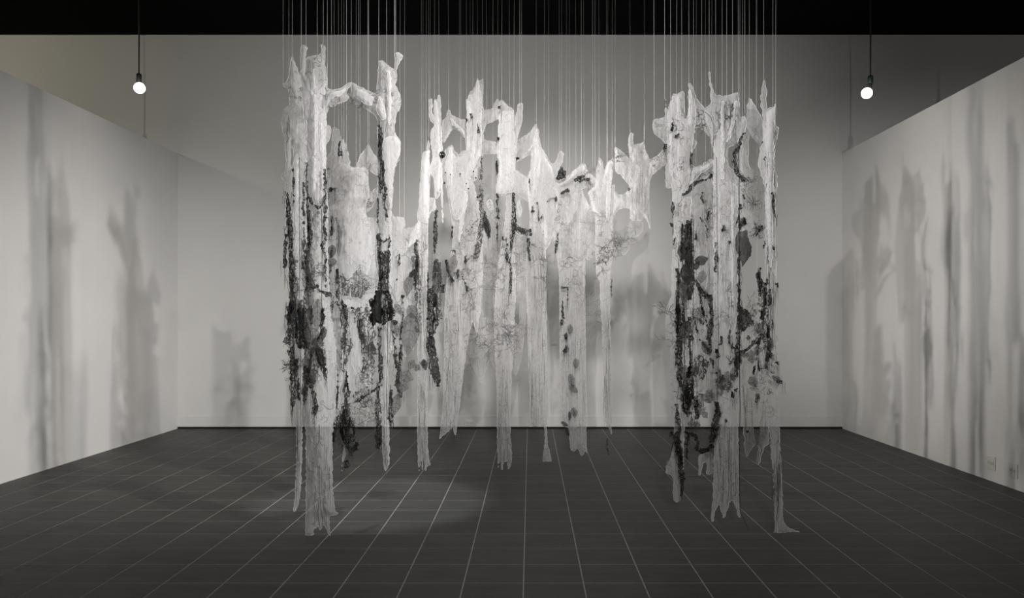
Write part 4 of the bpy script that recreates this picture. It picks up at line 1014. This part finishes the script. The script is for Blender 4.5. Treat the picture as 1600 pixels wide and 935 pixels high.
t = Tree(6.1, 1094, 'sheer grey cloth with twig stitching hung between the lace trunk and the wide trunk', 17)
t.cloth('trunk_cloth', [[(1066, 315), (1075, 300), (1088, 290), (1102, 283), (1112, 278), (1118, 300), (1116, 420), (1118, 560), (1114, 625), (1098, 605), (1085, 640), (1074, 610), (1068, 520), (1066, 420)]], 'pale', bulge=0.05, belly=0.1, fold=0.03)
t.cloth('cloth_strip', [[(1083, 330), (1098, 320), (1104, 380), (1106, 440), (1098, 462), (1090, 420), (1084, 380)]], 'pale', dy=-0.05, bulge=0.03)
t.lace([[(1082, 430, 4), (1090, 444, 6), (1099, 458, 9), (1108, 466, 10), (1113, 478, 9), (1113, 500, 8), (1110, 518, 7), (1106, 530, 9), (1110, 540, 3)], [(1092, 450, 3), (1096, 480, 3), (1104, 505, 3), (1106, 520, 3)], [(1081, 490, 2), (1086, 505, 2), (1090, 520, 3)], [(1107, 330, 3), (1105, 345, 3)], [(1098, 300, 3), (1096, 310, 4), (1100, 318, 3)], [(1116, 295, 6), (1117, 320, 6), (1116, 345, 4)],
        [(1093, 340, 2), (1103, 355, 2), (1110, 370, 3)], [(1086, 360, 3), (1087, 375, 3)], [(1093, 530, 3), (1100, 540, 3), (1107, 548, 5)], [(1110, 560, 4), (1118, 575, 8), (1122, 583, 10)]])
t.lace([[(1090, 480, 18), (1094, 500, 22), (1100, 500, 16)], [(1086, 560, 20), (1098, 570, 24), (1090, 590, 20)], [(1104, 545, 16), (1108, 552, 12)]], mat='lace_grey', th=0.44)
t.leaf(1105, 545, 24, 16, 70, 'leaf'); t.leaf(1095, 490, 34, 22, 60, 'gauze'); t.leaf(1086, 578, 16, 12, 60, 'leaf')
t.stitch([('twig', 1096, 360, 12, 36, 22, 20), ('loop', 1096, 490, 16, 40, 20, 26), ('loop', 1092, 580, 16, 24, 26, 18), ('vert', 1095, 420, 14, 60, 10, 40)])
t.strings([(1088, 291), (1103, 284), (1112, 279)])

t = Tree(5.07, 1135, 'wide cloth tree at the front right with three pointed roots at the bottom', 14)
t.cloth('trunk_cloth', [[(1108, 111), (1111, 130), (1116, 147), (1118, 149), (1133, 150.6), (1145, 146), (1153, 147), (1154, 159), (1153, 175), (1155, 184), (1164, 184), (1166, 200), (1158, 215), (1146, 226.5), (1136, 233), (1134, 250), (1140, 262), (1153, 275), (1154, 320), (1154, 480), (1153, 600), (1153, 680), (1154.5, 725),
         (1153.6, 771), (1154.5, 798), (1159.5, 823), (1149, 793), (1145, 782), (1139, 782), (1133.6, 803.6), (1129, 812), (1127, 796), (1123.6, 789), (1117, 800), (1113.6, 819), (1111, 807), (1115, 771), (1114.5, 753), (1116, 698), (1116, 600), (1115, 480), (1114, 360), (1114, 290), (1116, 248), (1115, 230), (1108, 200), (1100, 180), (1103, 169), (1112, 160), (1110, 142), (1107, 114)]],
        'pale', bulge=0.07, belly=0.07)
t.cloth('cloth_layer', [[(1115, 222), (1128, 214), (1137, 226), (1135, 262), (1142, 300), (1128, 306), (1114, 300)]], 'sheer', dy=0.03, bulge=0.03)
t.cloth('cloth_layer', [[(1118, 290), (1134, 282), (1152, 290), (1153, 400), (1152, 500), (1140, 540), (1126, 530), (1118, 480), (1117, 380)]], 'sheer', dy=-0.03, bulge=0.05)
t.lace([[(1162, 208, 4), (1157, 220, 7), (1150, 235, 9), (1147, 255, 8), (1151, 268, 7), (1157, 278, 5), (1165, 283, 2)]], th=0.34)
t.lace([[(1144, 162, 3), (1143, 172, 4), (1142, 181, 3)], [(1149, 190, 2), (1147, 197, 4)], [(1118, 380, 3), (1119, 400, 5), (1118, 425, 3)], [(1129, 352, 4), (1130, 362, 5)], [(1138, 378, 4), (1139, 383, 3)], [(1154, 322, 3), (1154, 342, 5), (1156, 360, 5)], [(1154, 392, 3), (1154, 430, 3), (1154, 470, 4), (1155, 500, 4), (1153, 530, 6), (1152, 560, 8), (1151, 590, 5)], [(1140, 515, 3), (1141, 535, 5), (1144, 545, 6)],
        [(1128, 527, 3), (1126, 540, 5)], [(1118, 545, 5), (1122, 560, 5)], [(1120, 580, 8), (1124, 590, 12), (1122, 600, 6)], [(1120, 628, 6), (1122, 645, 10), (1118, 662, 12), (1115, 678, 10), (1113, 692, 8)], [(1132, 655, 4), (1135, 659, 4)], [(1144, 612, 4), (1144, 622, 5)], [(1150, 608, 4), (1151, 612, 4)], [(1161, 304, 4), (1162, 312, 6)], [(1157, 318, 5), (1158, 326, 6)]])
t.lace([[(1140, 560, 12), (1146, 568, 14)], [(1130, 600, 20), (1140, 605, 14)]], mat='lace_grey', th=0.42)
t.cloth('black_pod', [[(1147, 380), (1151, 363), (1157, 362), (1165, 360), (1168, 374), (1173, 386), (1173, 396), (1168, 406), (1160, 416), (1157, 422), (1156, 405), (1151, 396), (1148, 389)]], 'leaf_dark', dy=-0.05, bulge=0.06, belly=0.05, fold=0.03, rag=0.003, cell=0.006, label='dark gathered pod')
t.leaf(1127, 600, 26, 16, 80, 'leaf', 2); t.leaf(1138, 597, 34, 22, 90, 'leaf', 2); t.leaf(1146, 585, 24, 12, 95, 'leaf')
t.cord([(1153, 230), (1154, 400), (1154, 560), (1155, 640), (1154, 700), (1154.5, 770), (1156, 800), (1167, 828)], 0.0032, dy=-0.02)
t.cord([(1115, 250), (1117, 420), (1118, 560), (1116, 680)], 0.002)
t.cord([(1113, 230), (1114, 200), (1109, 185), (1100, 177), (1085, 172)], 0.002, dy=-0.03)
t.stitch([('vert', 1130, 170, 14, 16, 14, 24), ('twig', 1130, 190, 14, 10, 10, 14), ('vert', 1134, 700, 16, 70, 24, 50), ('loop', 1134, 340, 16, 40, 22, 26), ('twig', 1134, 470, 16, 60, 14, 20), ('loop', 1134, 590, 16, 40, 18, 20), ('vert', 1133, 420, 16, 60, 14, 50)])
for P in ([(1126, 160), (1131, 158), (1132, 220), (1130, 280), (1126, 280), (1127, 220)], [(1146, 160), (1151, 156), (1150, 180), (1140, 215), (1132, 228), (1140, 200)], [(1120, 300), (1125, 298), (1127, 420), (1124, 520), (1121, 480)], [(1142, 300), (1147, 305), (1148, 420), (1145, 500), (1142, 420)]):
    t.cloth('cloth_fold', [P], 'white', dy=-0.05, bulge=0.04, belly=0.02)
t.strings([(1108, 112), (1118, 150), (1128, 151), (1135, 151), (1144, 147), (1153, 148)])

t = Tree(5.45, 1172, 'peaked cloth piece with a stitched starburst, between the two front right trunks', 16)
t.cloth('trunk_cloth', [[(1171.6, 151.5), (1176, 157), (1182, 167), (1191, 188), (1196, 200), (1196, 250), (1196, 372), (1188, 372), (1180, 376), (1172, 362), (1164, 372), (1152, 368), (1148, 300), (1146, 265), (1150, 235), (1156, 205), (1160, 190), (1166.5, 182), (1168, 160)]], 'pale',
        holes=[[(1171, 208), (1180, 217), (1187, 226), (1184, 262), (1174, 266), (1169, 258), (1170, 232)]], bulge=0.05, belly=0.08, fold=0.025)
t.cloth('cloth_layer', [[(1168, 165), (1172, 154), (1181, 168), (1191, 190), (1192, 235), (1188, 225), (1180, 216), (1171, 207), (1167, 195)]], 'pale', dy=-0.03, bulge=0.03)
t.lace([[(1190, 222, 3), (1194, 230, 3), (1193, 245, 2)], [(1160, 340, 8), (1163, 350, 10), (1156, 352, 5)], [(1180, 370, 2), (1192, 354, 4)]])
t.stitch([('star', 1175, 319, 1, 1, 1, 16), ('star', 1175, 319, 1, 1, 1, 12), ('net', 1176, 188, 10, 18, 1, 1), ('twig', 1180, 360, 8, 8, 12, 10), ('loop', 1165, 290, 14, 24, 12, 22)], 'thread', 0.0013)
t.strings([(1156, 184), (1160, 190), (1164, 184), (1171.6, 152), (1182, 168)])

t = Tree(5.9, 1180, 'sheer cloth with dark leaves and two ragged points, low behind the front right trunks', 18)
t.cloth('trunk_cloth', [[(1152, 478), (1160, 470), (1176, 476), (1186, 472), (1192, 540), (1196, 600), (1199, 660), (1202, 691), (1193, 700), (1188, 720), (1184, 729), (1182, 722), (1188, 682), (1186, 640), (1177, 640), (1179, 680), (1181, 693), (1173, 705), (1166, 714), (1163, 705), (1161, 670), (1157, 610), (1153, 560)]],
        'gauze', bulge=0.05, belly=0.08, fold=0.025)
t.lace(polys=[[(1154, 478), (1168, 486), (1174, 496), (1180, 508), (1168, 512), (1155, 522)]], th=0.36)
t.lace([[(1156, 551, 7), (1166, 547, 5), (1178, 536, 7), (1186, 529, 9), (1196, 521, 6)], [(1156, 555, 5), (1158, 570, 3)], [(1167, 524, 3), (1172, 530, 7)], [(1181, 570, 3), (1180, 576, 7), (1177, 585, 3)], [(1183, 615, 6), (1184, 622, 5), (1181, 629, 4)], [(1154, 480, 5), (1154, 500, 6), (1156, 515, 10)], [(1186, 532, 6), (1184, 560, 3), (1188, 580, 3)], [(1167, 673, 4), (1168, 676, 4)], [(1196, 540, 5), (1198, 560, 6), (1197, 575, 3)]])
t.lace([[(1160, 490, 12), (1168, 506, 16)], [(1186, 505, 14), (1190, 520, 14)]], mat='lace_grey', th=0.4)
t.leaf(1174, 558, 22, 18, 85, 'leaf', 2); t.leaf(1166, 556, 14, 8, 20, 'leaf'); t.leaf(1184, 548, 16, 10, 100, 'leaf'); t.leaf(1177, 597, 18, 14, 60, 'leaf'); t.leaf(1186, 515, 22, 14, 70, 'leaf')
t.stitch([('twig', 1176, 490, 10, 14, 8, 16), ('loop', 1180, 600, 10, 16, 14, 20), ('vert', 1168, 650, 8, 50, 12, 40), ('vert', 1192, 660, 5, 40, 8, 30), ('loop', 1182, 520, 8, 6, 10, 14)])
t.cord([(1156, 600), (1160, 640), (1162, 690)], 0.002)
t.strings([(1163, 474), (1182, 475)])

t = Tree(4.95, 1208, 'slender cloth trunk at the far right, its foot fanning out over the floor', 15)
t.cloth('trunk_cloth', [[(1192, 128), (1194, 126), (1197, 139), (1197.5, 171), (1205, 169), (1211, 163), (1210.5, 197), (1216, 201.5), (1213, 217.5), (1210, 233), (1211, 270), (1215.6, 289), (1211, 298), (1211.5, 340), (1212, 460), (1211, 520), (1218, 532), (1212, 538), (1214, 560), (1217.5, 583), (1225, 598), (1213, 604), (1215, 640), (1217, 680), (1218, 707), (1221, 753), (1222, 811),
         (1227, 822), (1238, 828), (1251, 832), (1234.5, 833.6), (1213.6, 833.4), (1209, 834), (1209, 767), (1205.5, 734.5), (1202, 680), (1197, 640), (1194, 560), (1194, 460), (1195, 340), (1193, 290), (1184, 263), (1186, 235), (1191, 225), (1192, 188), (1190, 169), (1188, 152)]],
        'pale', bulge=0.05, belly=0.05)
t.cloth('cloth_layer', [[(1198, 174), (1205, 172), (1210, 166), (1210, 200), (1208, 300), (1206, 420), (1200, 420), (1197, 300), (1196, 220)]], 'white', dy=-0.03, bulge=0.03)
t.lace([[(1207, 300, 3), (1208, 312, 4), (1207, 322, 2)], [(1208, 322, 3), (1208, 332, 5), (1211, 341, 2)], [(1196, 375, 3), (1196, 388, 4)], [(1208, 378, 2), (1209, 390, 3)], [(1187, 418, 3), (1184, 432, 8), (1187, 445, 7), (1186, 460, 4)], [(1198, 437, 3), (1196, 455, 4), (1194, 480, 6), (1192, 500, 6)], [(1211, 443, 4), (1211, 449, 3)], [(1203, 452, 6), (1201, 458, 5)], [(1202, 462, 5), (1203, 475, 6), (1200, 478, 4)],
        [(1190, 485, 4), (1189, 500, 6)], [(1204, 500, 2), (1206, 512, 3)], [(1201, 510, 4), (1201, 530, 4), (1204, 550, 5), (1205, 560, 3)], [(1197, 550, 5), (1197, 565, 4)], [(1213, 564, 5), (1214, 572, 5)], [(1213, 597, 4), (1222, 598, 3)], [(1194, 240, 2), (1193, 250, 2)], [(1197, 288, 2), (1197, 294, 3)]])
t.lace([[(1190, 440, 10), (1190, 470, 14), (1196, 510, 14), (1200, 545, 12)]], mat='lace_grey', th=0.43, dy=-0.05)
t.leaf(1214, 592, 18, 8, 30, 'leaf'); t.leaf(1204, 540, 22, 8, 95, 'leaf')
t.stitch([('vert', 1203, 250, 8, 70, 20, 50), ('vert', 1203, 420, 8, 80, 20, 50), ('loop', 1202, 600, 9, 40, 20, 20), ('vert', 1211, 740, 7, 70, 40, 40)])
t.stitch([('loop', 1196, 500, 8, 50, 16, 20), ('twig', 1200, 560, 8, 20, 8, 12)], 'thread', 0.0013)
t.strings([(1193, 127), (1206, 169), (1210.5, 164)])
